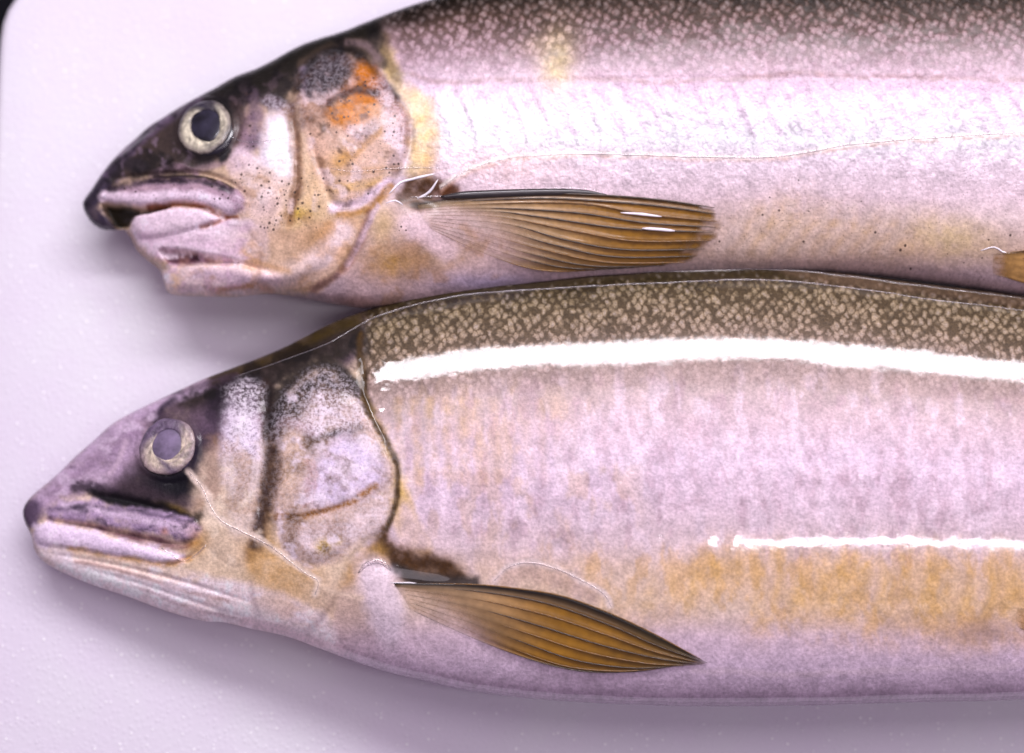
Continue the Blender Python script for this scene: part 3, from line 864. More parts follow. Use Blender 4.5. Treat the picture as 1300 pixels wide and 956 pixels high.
f1.marble(OPA1, (236, 216, 222), 20, 0.12, 0.55, seed=2)
f1.marble(OPA1, (96, 64, 40), 12, 0.22, 0.6, seed=3)
f1.fill([(422, 154), (432, 130), (446, 108), (456, 84), (470, 86), (480, 112), (482, 136), (470, 154), (446, 162)], (196, 122, 30), 12, 0.75, 0.9, dots=0.6)
f1.blob(440, 146, 18, 13, (206, 130, 30), 0.8, 0.2, 0.9, dots=0.7)
f1.stroke([(418, 132), (440, 121), (460, 115), (480, 120)], 7, (104, 52, 18), 5, 0.85, 1.0)
f1.marble([(422, 154), (446, 108), (458, 84), (480, 112), (470, 154)], (120, 62, 20), 10, 0.12, 0.7, 6, seed=31)
f1.fill([(388, 104), (404, 80), (430, 72), (446, 84), (438, 102), (418, 118), (394, 128)], (62, 48, 54), 9, 0.7, 0.9)
f1.marble([(300, 210), (370, 200), (400, 260), (380, 310), (330, 300)], (238, 220, 222), 16, 0.10, 0.6, seed=4)
f1.marble([(300, 210), (370, 230), (400, 260), (380, 310), (330, 300)], (170, 132, 92), 22, 0.12, 0.5, seed=5)
f1.marble([(110, 260), (172, 172), (272, 108), (400, 48), (470, 25), (480, 80), (380, 100), (300, 140), (230, 215), (150, 232)], (20, 16, 18), 24, 0.02, 0.75, seed=6)
f1.marble([(120, 250), (172, 178), (250, 130), (240, 200), (160, 228)], (150, 130, 150), 14, 0.18, 0.55, seed=7)
f1.marble([(290, 120), (380, 90), (400, 110), (370, 150), (310, 150)], (120, 102, 110), 16, 0.15, 0.5, seed=8)
# throat and jaws
f1.fill([(330, 310), (370, 290), (420, 280), (460, 280), (450, 312), (430, 345), (396, 368), (330, 372), (300, 350)], (204, 172, 148), 10, 0.9, 0.1)
f1.blob(420, 295, 34, 14, (196, 148, 90), 0.6, -0.4)
f1.stroke([(436, 296), (408, 330), (360, 352), (310, 354)], 24, (238, 218, 222), 12, 0.85, 0.15)
f1.stroke([(440, 310), (420, 340), (380, 358)], 6, (222, 190, 170), 5, 0.7)
f1.stroke([(470, 272), (456, 308), (434, 344), (398, 368)], 7, (146, 108, 106), 4, 0.7)
f1.stroke([(478, 262), (462, 296), (440, 336)], 5, (216, 194, 206), 3, 0.7)
f1.fill([(165, 275), (209, 264), (245, 263), (276, 274), (330, 285), (340, 330), (300, 335), (240, 320), (195, 325), (172, 310)], (240, 220, 234), 6, 1.0, 0.1)
f1.stroke([(180, 300), (230, 306), (290, 312)], 8, (214, 186, 206), 8, 0.5, 0.5)
f1.blob(330, 300, 28, 20, (214, 184, 166), 0.6)
f1.fill(LIP1, (176, 150, 166), 3, 1.0, 0.2, dots=0.5)
f1.stroke([(132, 249), (150, 251), (185, 254), (228, 249), (258, 252), (290, 265)], 11, (242, 222, 238), 5, 1.0)
f1.stroke([(140, 240), (195, 231), (255, 230), (292, 243)], 8, (70, 56, 70), 5, 0.85, 0.8)
f1.blob(300, 258, 14, 12, (196, 166, 186), 0.6, 0.5, 0.9, dots=1.0, grain=0.5)
f1.fill(GAP1, (52, 46, 28), 4, 1.0)
f1.stroke([(190, 263), (230, 259), (258, 263), (281, 275), (300, 275)], 4.5, (146, 84, 50), 3, 0.9)
f1.stroke([(256, 290), (270, 286), (288, 277)], 4, (150, 92, 64), 3, 0.8)
f1.fill([(203, 318), (232, 318), (262, 327), (302, 334), (258, 336), (218, 338)], (122, 78, 96), 5, 0.95, 0.5)
f1.blob(250, 326, 10, 5, (74, 44, 60), 0.8)
f1.fill([(210, 345), (240, 336), (300, 338), (350, 352), (330, 372), (257, 376), (214, 372)], (238, 216, 220), 6, 0.95, 0.2)
f1.stroke([(250, 350), (300, 352), (350, 358)], 8, (206, 182, 204), 8, 0.6, 0.4)
f1.blob(222, 358, 9, 14, (224, 190, 148), 0.7)
f1.stroke([(270, 372), (300, 366), (325, 364), (345, 372)], 6, (186, 132, 98), 4, 0.7)
f1.stroke([(165, 296), (174, 316), (190, 330), (204, 345), (209, 368)], 4, (152, 106, 78), 3, 0.6)
f1.blob(345, 330, 50, 26, (226, 198, 176), 0.7, 0.3)
f1.stroke([(306, 318), (330, 335), (366, 345)], 6, (202, 160, 116), 6, 0.6)
f1.marble([(300, 300), (460, 270), (445, 330), (390, 368), (260, 374), (220, 340)], (190, 146, 98), 30, 0.10, 0.40, seed=9)
f1.marble([(165, 270), (270, 268), (330, 300), (320, 372), (214, 370), (200, 330)], (206, 176, 198), 18, 0.12, 0.55, seed=10)
f1.marble([(165, 270), (270, 268), (330, 300), (320, 372), (214, 370), (200, 330)], (250, 236, 246), 14, 0.15, 0.7, seed=11)
f1.marble([(440, 300), (520, 260), (640, 310), (700, 350), (560, 390), (450, 388)], (166, 128, 92), 34, 0.08, 0.45, seed=12)
# fin pit
f1.fill([(502, 244), (520, 228), (548, 226), (580, 236), (586, 248), (560, 256), (530, 268), (508, 262)], (112, 78, 52), 6, 0.9, 0.3)
f1.blob(568, 240, 16, 10, (120, 66, 26), 0.8)
f1.stroke([(525, 262), (560, 258), (600, 252)], 8, (40, 28, 16), 5, 0.9)
f1.blob(512, 286, 12, 30, (214, 190, 180), 0.6, 0.3, dots=0.8)
f1.stroke([(520, 285), (545, 305), (570, 320)], 18, (222, 198, 206), 10, 0.7)
f1.stroke([(450, 240), (478, 228), (560, 216)], 3, (190, 164, 150), 2, 0.3)
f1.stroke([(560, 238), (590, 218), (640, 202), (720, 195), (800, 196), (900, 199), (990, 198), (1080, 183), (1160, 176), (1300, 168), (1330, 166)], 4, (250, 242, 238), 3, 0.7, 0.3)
f1.stroke([(560, 243), (590, 223), (640, 206), (720, 199), (800, 200), (900, 203), (990, 202), (1080, 187), (1160, 180), (1300, 172), (1330, 170)], 3, (206, 172, 158), 3, 0.45, 0.8)  # faint shadow beside the water line, painted in
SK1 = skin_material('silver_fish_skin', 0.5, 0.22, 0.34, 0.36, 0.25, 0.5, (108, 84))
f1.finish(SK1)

# ---- eye
def ring_paint(base, edge, dark, dirs, grain, seed):
    """iris pigment: base colour, darker rims, veiled towards the listed directions (degrees, 0 = right, 90 = down)"""
    def f(A, T):
        c = np.broadcast_to(lin(base), A.shape + (3,)).copy()
        g = fbm(np.cos(A) * (40 + 25 * T), np.sin(A) * (40 + 25 * T), 9, 3, seed=seed)[..., None]
        c = c * np.clip(1 + grain * g, 0.2, 1.4)
        r = np.clip(1 - sstep(0.0, 0.30, T) + sstep(0.62, 0.95, T + 0.2 * g[..., 0]), 0, 1)[..., None] * 0.8
        c = c * (1 - r) + lin(edge) * r
        ln = np.exp(-((T - 0.58) / 0.07) ** 2)[..., None] * 0.55 * (0.5 + 0.5 * np.cos(A - 1.1))[..., None]
        c = c * (1 - ln) + lin(edge) * ln
        for deg, wid, amt in dirs:
            d = np.abs((A - math.radians(deg) + math.pi) % (2 * math.pi) - math.pi)
            m = (np.exp(-(d / math.radians(wid)) ** 2) * amt)[..., None]
            c = c * (1 - m) + lin(dark) * m
        return c
    return f
eye1 = disc_dome(f1, 261, 161, ell(35, 33, 1, 1, -0.4, 0.06, 2), 2.2, -0.5, 'eye', M_EYEDARK, root1)
disc_dome(f1, 261, 161, ell(35.5, 30.5, 0, 0, -0.75, 0.08, 3), 1.6, 1.2, 'iris', M_IRIS, eye1, inner=ell(18.5, 21, 1, -1, 0.1, 0.14, 5), rings=12, segs=96,
          paint=ring_paint((212, 204, 178), (96, 82, 84), (44, 38, 54), [(292, 42, 1.0), (318, 16, 0.8), (60, 18, 0.45), (215, 18, 0.35), (110, 10, 0.4)], 1.1, 4))
disc_dome(f1, 262, 159, ell(20.5, 23, 0, 0, 0.1, 0.06, 6), 2.6, 0.2, 'pupil', M_PUPIL, eye1)
# ---- pectoral fin
RAYS1 = [[(530, 260), (590, 251), (680, 246), (766, 248), (840, 254), (916, 265)],
         [(530, 262), (600, 255), (690, 252), (770, 256), (840, 262), (918, 273)],
         [(531, 264), (610, 259), (733, 258), (821, 272), (918, 282)],
         [(532, 267), (615, 264), (730, 270), (820, 283), (917, 289)],
         [(533, 270), (620, 268), (683, 275), (780, 289), (849, 293), (914, 295)],
         [(534, 273), (630, 275), (733, 294), (808, 306), (911, 305)],
         [(536, 276), (640, 284), (716, 304), (794, 317), (903, 316)],
         [(538, 279), (630, 291), (700, 310), (780, 326), (893, 325)],
         [(540, 282), (620, 298), (690, 317), (772, 333), (878, 333)],
         [(542, 285), (610, 303), (680, 324), (755, 338), (850, 337)],
         [(545, 288), (605, 309), (670, 330), (730, 341), (810, 340)],
         [(548, 291), (600, 315), (655, 336), (700, 344), (760, 343)]]
def fcol1(W, T, x, y):
    amber = lin((156, 110, 28)); dark = lin((60, 40, 12)); beige = lin((196, 164, 122))
    t = sstep(0.20, 0.75, T + 0.25 * (0.5 - W))[..., None]
    c = beige * (1 - t) + amber * t
    st = (0.5 + 0.5 * np.cos(W * 11 * 2 * math.pi))[..., None] * sstep(0.25, 0.8, T)[..., None]
    c = c * (1 - 0.45 * st) + lin((84, 56, 14)) * 0.45 * st
    e = np.clip(1 - W * 9, 0, 1)[..., None]; c = c * (1 - 0.8 * e) + dark * 0.8 * e
    n = fbm(x, y, 16, 4, sx=0.4, sy=1.6, seed=8)[..., None]; c = c * (1 + 0.18 * n)
    g = sstep(0.90, 1.0, T)[..., None]; c = c * (1 - 0.4 * g) + lin((150, 118, 60)) * 0.4 * g
    al = np.clip(0.08 + 1.0 * sstep(0.10, 0.62, T + 0.50 * (0.5 - W)), 0, 1) * (1 - sstep(0.86, 1.0, T + 0.07 * fbm(x, y, 9, 2, seed=4)))
    return np.concatenate([np.clip(c, 0, 1), al[..., None]], -1)
fin(f1, RAYS1, fcol1, M_FIN, 'pectoral_fin', [M_RAY, M_RAY, M_RAY_AMBER], 1.2, 1.8, (1.3, 1.1))
# dark folded leading edge of the fin
fl = catmull([(560, 250), (600, 247), (680, 244), (740, 244), (770, 248)], 5)
tube('fin_leading_edge', f1.at(fl[:, 0], fl[:, 1], 4), np.interp(np.linspace(0, 1, len(fl)), [0, 0.15, 0.7, 1], [1.5, 5.2, 4.6, 1.6]) * PX,
     simple_mat('fin_edge_dark', (40, 34, 34), 0.3, coat=0.8, var=0.3), root1, 10, 0.55)
# pelvic fin
RP1 = [[(1262, 322), (1330, 318), (1420, 330)], [(1261, 327), (1330, 330), (1430, 345)], [(1260, 333), (1330, 342), (1425, 360)], [(1260, 340), (1325, 355), (1400, 372)], [(1261, 347), (1310, 362), (1370, 376)]]
def fcolp(W, T, x, y):
    c = lin((196, 150, 84)) * (1 - T[..., None] * 0.3) + 0 * W[..., None]
    e = np.clip(1 - W * 6, 0, 1)[..., None]; c = c * (1 - 0.7 * e) + lin((70, 48, 24)) * 0.7 * e
    return np.concatenate([np.clip(c, 0, 1), (0.08 + 0.87 * sstep(0, 0.22, T + 0.05 * fbm(x, y, 8, 2)))[..., None]], -1)
fin(f1, RP1, fcolp, M_FIN, 'pelvic_fin', M_RAY_AMBER, 1.5, 2.0, (1.3, 0.7))
# ---- water on the skin
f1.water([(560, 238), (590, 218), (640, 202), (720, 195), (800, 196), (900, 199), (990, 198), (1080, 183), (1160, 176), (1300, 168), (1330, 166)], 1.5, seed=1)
f1.water([(290, 172), (310, 180), (340, 179), (366, 175)], 1.0, seed=2)
f1.water([(420, 214), (450, 218), (500, 214), (560, 213)], 1.1, seed=3)
f1.water([(574, 250), (590, 244), (680, 240), (740, 240), (768, 246)], 1.6, seed=4, wob=0.4)
f1.water([(494, 246), (508, 232), (528, 226), (552, 221)], 1.7, 'glint_strand', mat=M_GLINT, seed=5)  # white strands shaped like the bright glints by the gill
f1.water([(530, 252), (545, 244), (556, 228)], 1.6, 'glint_strand', mat=M_GLINT, seed=6)
f1.water([(520, 251), (545, 250), (575, 248)], 1.6, 'water_bead', seed=7)
f1.water([(490, 258), (502, 254), (512, 260)], 1.3, 'glint_strand', mat=M_GLINT, seed=8)
f1.water([(1245, 318), (1262, 314), (1280, 322), (1315, 316)], 1.1, 'glint_strand', mat=M_GLINT, seed=9)
f1.water([(788, 270), (815, 272), (840, 275)], 2.0, 'glint_strand', mat=M_GLINT, seed=10, wob=0.2, lift=6.0)  # specular streaks on the fin, built as white strands
f1.water([(815, 290), (835, 291), (857, 293)], 2.0, 'glint_strand', mat=M_GLINT, seed=11, wob=0.2, lift=6.0)

# ================================================================== lower fish: mouth closed
OUT2 = [(29, 648), (37, 633), (55, 617), (75, 600), (95, 580), (118, 560), (140, 540), (161, 527), (196, 510), (228, 495), (261, 480), (306, 463),
        (358, 442), (411, 415), (441, 402), (472, 391), (503, 381), (534, 372), (580, 364), (626, 359), (688, 353), (734, 347), (780, 344), (880, 341),
        (952, 339), (1020, 342), (1080, 348), (1140, 356), (1220, 366), (1300, 376), (1450, 400), (1650, 450), (1850, 520), (2050, 575), (2180, 585),
        (2180, 700), (2050, 715), (1850, 770), (1650, 840), (1500, 876), (1300, 888), (1150, 892), (1000, 896), (850, 896), (700, 889), (600, 877), (544, 865),
        (496, 854), (448, 839), (405, 823), (364, 808), (318, 798), (284, 790), (256, 788), (210, 775), (164, 758), (111, 740), (71, 722), (51, 709), (43, 695), (40, 680), (32, 664)]
root2 = empty('fish', tuple(ray(650, 620, 0.0)), 'pale fish with closed mouth and bright lamp streaks on its wet flank', 'fish', 'raw fish side by side on the tray')
f2 = Fish(OUT2, 0.40, 6, lambda X, Y: -52 * (1 - sstep(-640, -120, X)), root2)
o2 = np.array(OUT2, float)
f2.h += 0.6 * fbm(f2.px, f2.py, 150, 2, seed=19) + (0.06 + 0.34 * (1 - sstep(470, 540, f2.px))) * fbm(f2.px, f2.py, 16, 3, seed=13)
OPER2 = [(355, 540), (362, 505), (385, 475), (412, 467), (440, 482), (463, 512), (480, 545), (494, 568), (500, 600), (497, 648), (485, 672), (460, 690), (440, 715), (425, 760),
         (390, 800), (340, 800), (320, 740), (345, 690), (352, 600)]
f2.plate(OPER2, 5, 5)
f2.dome([(365, 520), (390, 478), (430, 480), (462, 515), (492, 570), (496, 610), (480, 625), (425, 648), (365, 660), (355, 590)], 4, 60)
f2.dome([(360, 662), (425, 652), (485, 625), (494, 645), (480, 670), (440, 695), (400, 715), (365, 700)], 3, 26)
f2.dome([(282, 492), (326, 485), (332, 560), (328, 690), (300, 720), (262, 690), (255, 640), (278, 600)], 2.5, 34)
f2.ridge([(338, 490), (340, 560), (334, 640), (318, 700)], 16, -3)
f2.ridge([(360, 660), (420, 648), (478, 615)], 8, -3)
f2.ridge([(460, 455), (466, 510), (480, 545), (500, 600), (498, 650)], 11, -4)
UP2 = [(58, 650), (90, 636), (150, 640), (225, 655), (252, 662), (252, 680), (235, 686), (180, 676), (110, 664), (62, 658)]
f2.dome(UP2, 4, 14)
f2.ridge([(84, 634), (130, 630), (190, 642), (245, 658)], 10, -4)
f2.ridge([(60, 660), (110, 667), (170, 680), (215, 690), (245, 690)], 7, -8)
f2.dome([(44, 672), (56, 662), (110, 672), (170, 690), (230, 708), (215, 715), (150, 705), (90, 696), (50, 690)], 6, 12)
f2.ridge([(60, 702), (140, 716), (220, 735), (320, 765)], 6, -3)
f2.ridge([(110, 722), (190, 745), (280, 775), (330, 790)], 6, -2)
f2.ridge([(225, 712), (245, 706), (258, 690)], 8, -5)
f2.dome([(170, 570), (185, 538), (212, 526), (245, 538), (256, 568), (245, 600), (215, 612), (182, 600)], 4, 24)
f2.plate([(178, 570), (190, 544), (214, 532), (240, 544), (248, 570), (240, 596), (214, 604), (188, 594)], -2.5, 6)
f2.bump(225, 612, 24, 12, -3, 0.1)
f2.bump(540, 722, 60, 14, -5, 0.15)
f2.bump(488, 770, 34, 60, 9, -0.3)
f2.ridge([(480, 520), (505, 600), (530, 685)], 26, 3)
for k in range(24):
    x = 560 + k * 34
    f2.ridge([(x, 560), (x + 20, 600), (x + 34, 660), (x + 22, 740)], 22, 0.15 + 0.12 * math.sin(k * 2.1))
f2.start(4.0, 26)
top2 = np.interp(f2.px, o2[:35, 0], o2[:35, 1])
bend = np.interp(f2.px, [440, 600, 800, 950, 1100, 1300, 1700, 2100], [58, 24, 6, 0, 8, 34, 130, 240])
f2.gy = f2.wy - bend * (1 - sstep(420, 800, f2.wy)) + 6 * fbm(f2.px, f2.py, 50, 3, seed=6)
f2.col = body_gradient(f2, [(330, (92, 78, 46)), (350, (108, 92, 60)), (366, (160, 144, 116)), (400, (176, 157, 136)), (425, (182, 162, 150)), (445, (186, 165, 160)), (490, (192, 172, 172)), (530, (208, 186, 196)),
                            (580, (218, 198, 216)), (640, (218, 198, 212)), (690, (220, 200, 206)), (720, (222, 198, 186)), (770, (222, 200, 186)), (810, (220, 198, 212)), (850, (216, 196, 216)), (900, (186, 166, 188))])
f2.surf[..., 0] = np.clip(1.0 - sstep(395, 500, f2.gy) * 0.93, 0, 1) * sstep(455, 470, f2.px)
f2.surf[..., 3] = 1.0
f2.silver = sstep(500, 580, f2.px) * sstep(430, 560, f2.py) * (1 - sstep(640, 760, f2.py))
# dorsal strip between outline and waterline
dd2 = f2.wy - top2
m = (1 - sstep(9, 17, dd2)) * sstep(430, 560, f2.px) * f2.used
f2.col = f2.col * (1 - m[..., None] * 0.8) + lin((78, 66, 30)) * m[..., None] * 0.8
f2.surf[..., 0] *= 1 - 0.6 * m
f2.fill([(1000, 340), (1300, 374), (1340, 380), (1330, 396), (1180, 378), (1030, 358)], (138, 116, 96), 5, 0.8, 0.3)
# yellow mottling along the lower flank
for k in range(40):
    x = 690 + (k * 97) % 640; y = 705 + (k * 53) % 95 + 12 * math.sin(k)
    if x < 900 and y < 715: continue
    f2.blob(x, y, 18 + (k * 7) % 18, 20 + (k * 5) % 18, (216, 178, 116), 0.30 if x > 860 else 0.16, 0.35, 0.9)
f2.fill([(880, 702), (1000, 702), (1330, 712), (1330, 800), (1120, 806), (1000, 770), (900, 740)], (212, 172, 112), 28, 0.42, 0.5)
for k in range(30):
    x = 560 + k * 27
    j = 9 * math.sin(k * 2.9)
    f2.stroke([(x + j, 690 - j), (x + 12, 730), (x + 4 - j, 775 + j)], 9, (222, 202, 210), 11, 0.22 + 0.12 * math.sin(k * 1.3), 1.3)
    f2.stroke([(x + 4 - j, 500 + j), (x + 16, 560), (x + 26 + j, 640)], 8, (186, 158, 168), 11, 0.18 + 0.1 * math.sin(k * 1.9), 1.2)
for k in range(12):
    f2.stroke([(505 + k * 20, 510), (508 + k * 20, 560), (514 + k * 20, 610)], 8, (196, 162, 112), 8, 0.4 * (1 - k / 14), 0.7)
f2.marble([(700, 690), (1000, 692), (1340, 700), (1340, 810), (1100, 815), (900, 780), (760, 745)], (212, 170, 104), 24, 0.0, 0.38, 26, seed=40, sx=1.5, sy=0.7)
f2.marble([(560, 500), (1340, 500), (1340, 700), (900, 700), (560, 680)], (232, 214, 228), 26, 0.05, 0.5, 30, seed=41, sx=1.5, sy=0.6)
f2.marble([(500, 500), (760, 520), (800, 690), (560, 690)], (206, 174, 128), 30, 0.05, 0.28, 30, seed=42, sx=1.5, sy=0.6)
f2.marble([(560, 500), (1340, 500), (1340, 700), (900, 700), (560, 680)], (176, 148, 162), 20, 0.12, 0.4, 30, seed=43, sx=1.5, sy=0.6)
f2.blob(1250, 800, 60, 18, (176, 152, 156), 0.6)
f2.stroke([(880, 850), (1000, 856), (1150, 850), (1330, 845)], 5, (222, 202, 214), 5, 0.5)
# head
HEAD2 = [(20, 648), (55, 612), (95, 575), (140, 535), (196, 505), (261, 475), (358, 437), (411, 410), (450, 400), (458, 430), (462, 465), (468, 512), (482, 545), (496, 568), (502, 600), (499, 650),
         (487, 674), (462, 692), (442, 718), (428, 765), (400, 826), (284, 795), (164, 764), (71, 728), (35, 700)]
f2.fill(HEAD2, (228, 206, 184), 4, 1.0, 0.05, scale=0, wet=0.22)
f2.fill([(20, 650), (55, 612), (95, 575), (140, 535), (196, 505), (261, 475), (358, 437), (411, 410), (455, 398), (462, 450), (440, 470), (400, 455), (360, 480), (345, 510), (332, 560), (300, 560), (275, 600),
         (262, 640), (240, 658), (180, 640), (110, 628), (70, 640), (40, 668)], (112, 94, 104), 12, 1.0, 0.15)
f2.fill([(225, 500), (300, 468), (358, 444), (411, 418), (452, 404), (462, 440), (425, 462), (385, 462), (350, 490), (290, 500), (250, 520)], (58, 48, 40), 9, 0.9, 0.2)
f2.stroke([(270, 478), (358, 446), (411, 420), (450, 404)], 16, (92, 76, 40), 7, 0.75, 0.3)
f2.fill([(262, 505), (300, 480), (330, 480), (334, 510), (300, 520), (270, 540)], (30, 20, 36), 9, 0.9)
f2.fill([(36, 648), (70, 608), (118, 562), (165, 530), (190, 520), (182, 560), (165, 600), (130, 625), (90, 632), (60, 650)], (178, 156, 180), 14, 0.85, 0.4)
f2.stroke([(70, 625), (120, 585), (180, 545)], 10, (146, 124, 148), 9, 0.5, 0.8)
f2.stroke([(46, 628), (95, 584), (140, 544), (200, 512), (256, 486)], 14, (202, 180, 206), 8, 0.6, 0.5)  # highlight on the upper snout painted as a lavender band
f2.stroke([(196, 535), (206, 518), (222, 506)], 6, (54, 40, 64), 5, 0.7, 0.5)
f2.stroke([(190, 505), (240, 492), (300, 476)], 5, (92, 74, 92), 4, 0.6, 0.6)
f2.fill([(24, 645), (45, 632), (56, 650), (50, 670), (34, 668)], (112, 94, 120), 6, 0.9)
f2.stroke([(160, 560), (152, 585), (138, 605), (118, 612)], 5, (196, 174, 192), 4, 0.7, 0.6)
f2.stroke([(104, 612), (124, 604), (136, 612)], 10, (176, 156, 176), 4, 0.6, 0.8)
f2.stroke([(98, 618), (130, 624), (170, 634)], 12, (74, 60, 74), 7, 0.8)
f2.fill([(108, 624), (160, 624), (205, 636), (252, 660), (205, 656), (150, 642)], (26, 22, 32), 6, 1.0)
f2.blob(214, 613, 50, 24, (22, 16, 38), 1.0, 0.08)
f2.blob(170, 622, 40, 12, (80, 64, 74), 0.7, 0.2)
f2.blob(253, 575, 17, 34, (30, 22, 50), 0.95, 0.35)
f2.fill([(218, 606), (240, 602), (236, 626), (224, 628)], (20, 16, 38), 4, 0.9)
f2.blob(262, 540, 22, 26, (120, 98, 122), 0.6)
f2.blob(222, 648, 20, 8, (172, 144, 84), 0.7, 0.2)
# cheek
f2.fill([(250, 600), (275, 565), (300, 560), (334, 560), (332, 690), (300, 720), (262, 690), (246, 660)], (222, 200, 180), 12, 0.9, 0.1)
f2.stroke([(276, 565), (270, 610), (262, 645)], 20, (150, 122, 116), 12, 0.6)
f2.fill([(288, 515), (300, 498), (324, 494), (330, 545), (332, 600), (312, 640), (290, 610), (284, 550)], (210, 194, 214), 13, 0.95, 0.7, grain=0.7)
f2.fill([(288, 500), (306, 484), (330, 490), (328, 520), (300, 524)], (70, 54, 62), 11, 0.7, 0.8, grain=1.0)
f2.blob(308, 540, 14, 26, (236, 226, 238), 0.8, 0, 0.8)
f2.fill([(288, 580), (330, 585), (330, 660), (318, 690), (290, 660)], (204, 186, 180), 12, 0.8, 0.1, grain=0.2)
f2.stroke([(338, 500), (342, 560), (336, 640), (318, 705)], 12, (112, 84, 76), 8, 0.8, 0.2)
f2.stroke([(345, 600), (340, 660), (322, 720)], 14, (176, 140, 92), 9, 0.5)
f2.fill([(310, 690), (345, 680), (400, 715), (404, 745), (370, 760), (325, 745)], (200, 160, 106), 20, 0.6, 0.4)
# gill cover
f2.fill([(355, 540), (366, 505), (388, 478), (415, 470), (442, 485), (464, 515), (482, 548), (495, 570), (500, 602), (496, 648), (482, 672), (455, 690), (430, 712), (385, 718), (358, 690), (345, 640)],
        (196, 172, 164), 9, 1.0, 0.3, grain=0.25)
f2.fill([(345, 560), (356, 515), (375, 490), (400, 470), (425, 470), (448, 490), (440, 512), (400, 520), (372, 545)], (60, 48, 40), 12, 0.9, 0.5, grain=0.5)
f2.fill([(385, 535), (400, 505), (430, 500), (456, 520), (462, 545), (425, 550), (395, 552)], (204, 184, 188), 13, 0.8, 0.9, grain=0.85)
f2.stroke([(348, 535), (362, 498), (390, 470), (418, 464), (446, 482), (470, 520)], 11, (36, 28, 22), 8, 0.9)
f2.stroke([(392, 556), (425, 552), (456, 546)], 9, (70, 52, 48), 8, 0.75, 0.8)
f2.stroke([(330, 532), (365, 538), (398, 550)], 12, (186, 164, 178), 8, 0.6, 0.6)
f2.blob(398, 565, 24, 14, (120, 98, 76), 0.7, -0.3, 0.4)
f2.fill([(400, 590), (420, 565), (445, 556), (475, 575), (490, 600), (480, 618), (445, 635), (405, 645), (392, 625)], (222, 206, 232), 14, 0.9, 0.5, grain=0.35)
f2.stroke([(390, 585), (394, 612), (388, 642)], 4, (156, 116, 110), 5, 0.6, 0.6)
f2.stroke([(398, 590), (401, 615), (396, 640)], 3, (170, 130, 120), 4, 0.5, 0.6)
f2.blob(368, 595, 14, 44, (222, 196, 176), 0.8, 0.15, 0.3)
f2.blob(346, 600, 10, 50, (150, 122, 100), 0.7, 0.1, 0.4)
f2.stroke([(352, 656), (385, 656), (420, 648), (450, 634), (476, 616)], 6, (164, 112, 30), 4, 0.85, 0.3)
f2.blob(372, 660, 22, 8, (130, 96, 60), 0.7)
f2.fill([(380, 680), (430, 665), (485, 640), (492, 655), (470, 680), (430, 700), (395, 710)], (232, 212, 216), 10, 0.85, 0.5, grain=0.4)
f2.blob(410, 693, 11, 10, (196, 166, 14), 0.95)
f2.blob(430, 686, 6, 6, (200, 172, 60), 0.7)
OPA2 = [(350, 560), (366, 505), (415, 470), (464, 515), (498, 590), (490, 660), (430, 710), (370, 715), (350, 650)]
f2.marble(OPA2, (128, 98, 74), 28, 0.08, 0.55, seed=21)
f2.marble(OPA2, (240, 226, 240), 18, 0.10, 0.65, seed=22)
f2.marble(OPA2, (110, 80, 60), 11, 0.25, 0.5, seed=23)
f2.marble([(255, 560), (330, 560), (335, 690), (300, 720), (250, 660)], (160, 128, 98), 30, 0.08, 0.45, seed=24)
f2.marble([(30, 650), (95, 580), (200, 515), (300, 480), (260, 560), (180, 620), (70, 640)], (92, 74, 94), 26, 0.06, 0.6, seed=25, sx=0.7, sy=1.2)
f2.marble([(40, 640), (95, 584), (190, 520), (180, 570), (120, 620)], (212, 194, 214), 20, 0.14, 0.6, seed=26, sx=0.7, sy=1.2)
f2.marble([(230, 500), (350, 445), (450, 405), (460, 470), (380, 470), (300, 510)], (24, 18, 18), 24, 0.05, 0.7, seed=27)
f2.stroke([(337, 495), (344, 560), (340, 630), (326, 690)], 15, (84, 60, 50), 9, 0.75, 0.7)
f2.fill([(336, 500), (352, 490), (362, 470), (400, 455), (380, 475), (362, 505), (352, 545), (340, 550)], (46, 36, 34), 9, 0.8, 0.5)
f2.blob(222, 614, 30, 13, (12, 8, 26), 0.95, 0.05)
f2.fill([(110, 628), (160, 629), (205, 641), (250, 660), (205, 656), (150, 643)], (22, 18, 26), 5, 0.95, 0.2)
f2.marble([(262, 600), (330, 600), (330, 690), (300, 716), (262, 690)], (240, 224, 208), 24, 0.05, 0.55, seed=44)
# gill opening and shoulder
f2.fill([(462, 505), (476, 520), (505, 590), (530, 660), (545, 700), (520, 700), (500, 660), (500, 600), (480, 550)], (222, 190, 130), 8, 0.85, 0.2, scale=0)
f2.fill([(512, 640), (530, 660), (545, 695), (520, 700), (505, 690)], (222, 200, 206), 8, 0.8, 0.2)
f2.stroke([(458, 425), (460, 460), (466, 512), (482, 548), (498, 575), (504, 605), (501, 650), (490, 672)], 7, (96, 70, 24), 4, 0.9, 0.2)
f2.fill([(486, 668), (505, 690), (560, 705), (590, 728), (560, 742), (510, 740), (492, 720), (470, 700)], (108, 74, 36), 9, 0.95, 0.2)
f2.stroke([(500, 722), (530, 736), (600, 740)], 14, (34, 24, 14), 8, 0.85)
f2.fill([(440, 718), (466, 694), (486, 690), (492, 720), (470, 716), (450, 742), (432, 745)], (184, 148, 92), 8, 0.8)
f2.blob(440, 775, 50, 40, (204, 178, 168), 0.7)
f2.fill([(452, 716), (470, 706), (494, 720), (514, 782), (500, 822), (480, 812), (462, 762)], (238, 222, 236), 12, 0.8, wet=1.0)  # lamp glare on the fin base, painted as pale skin
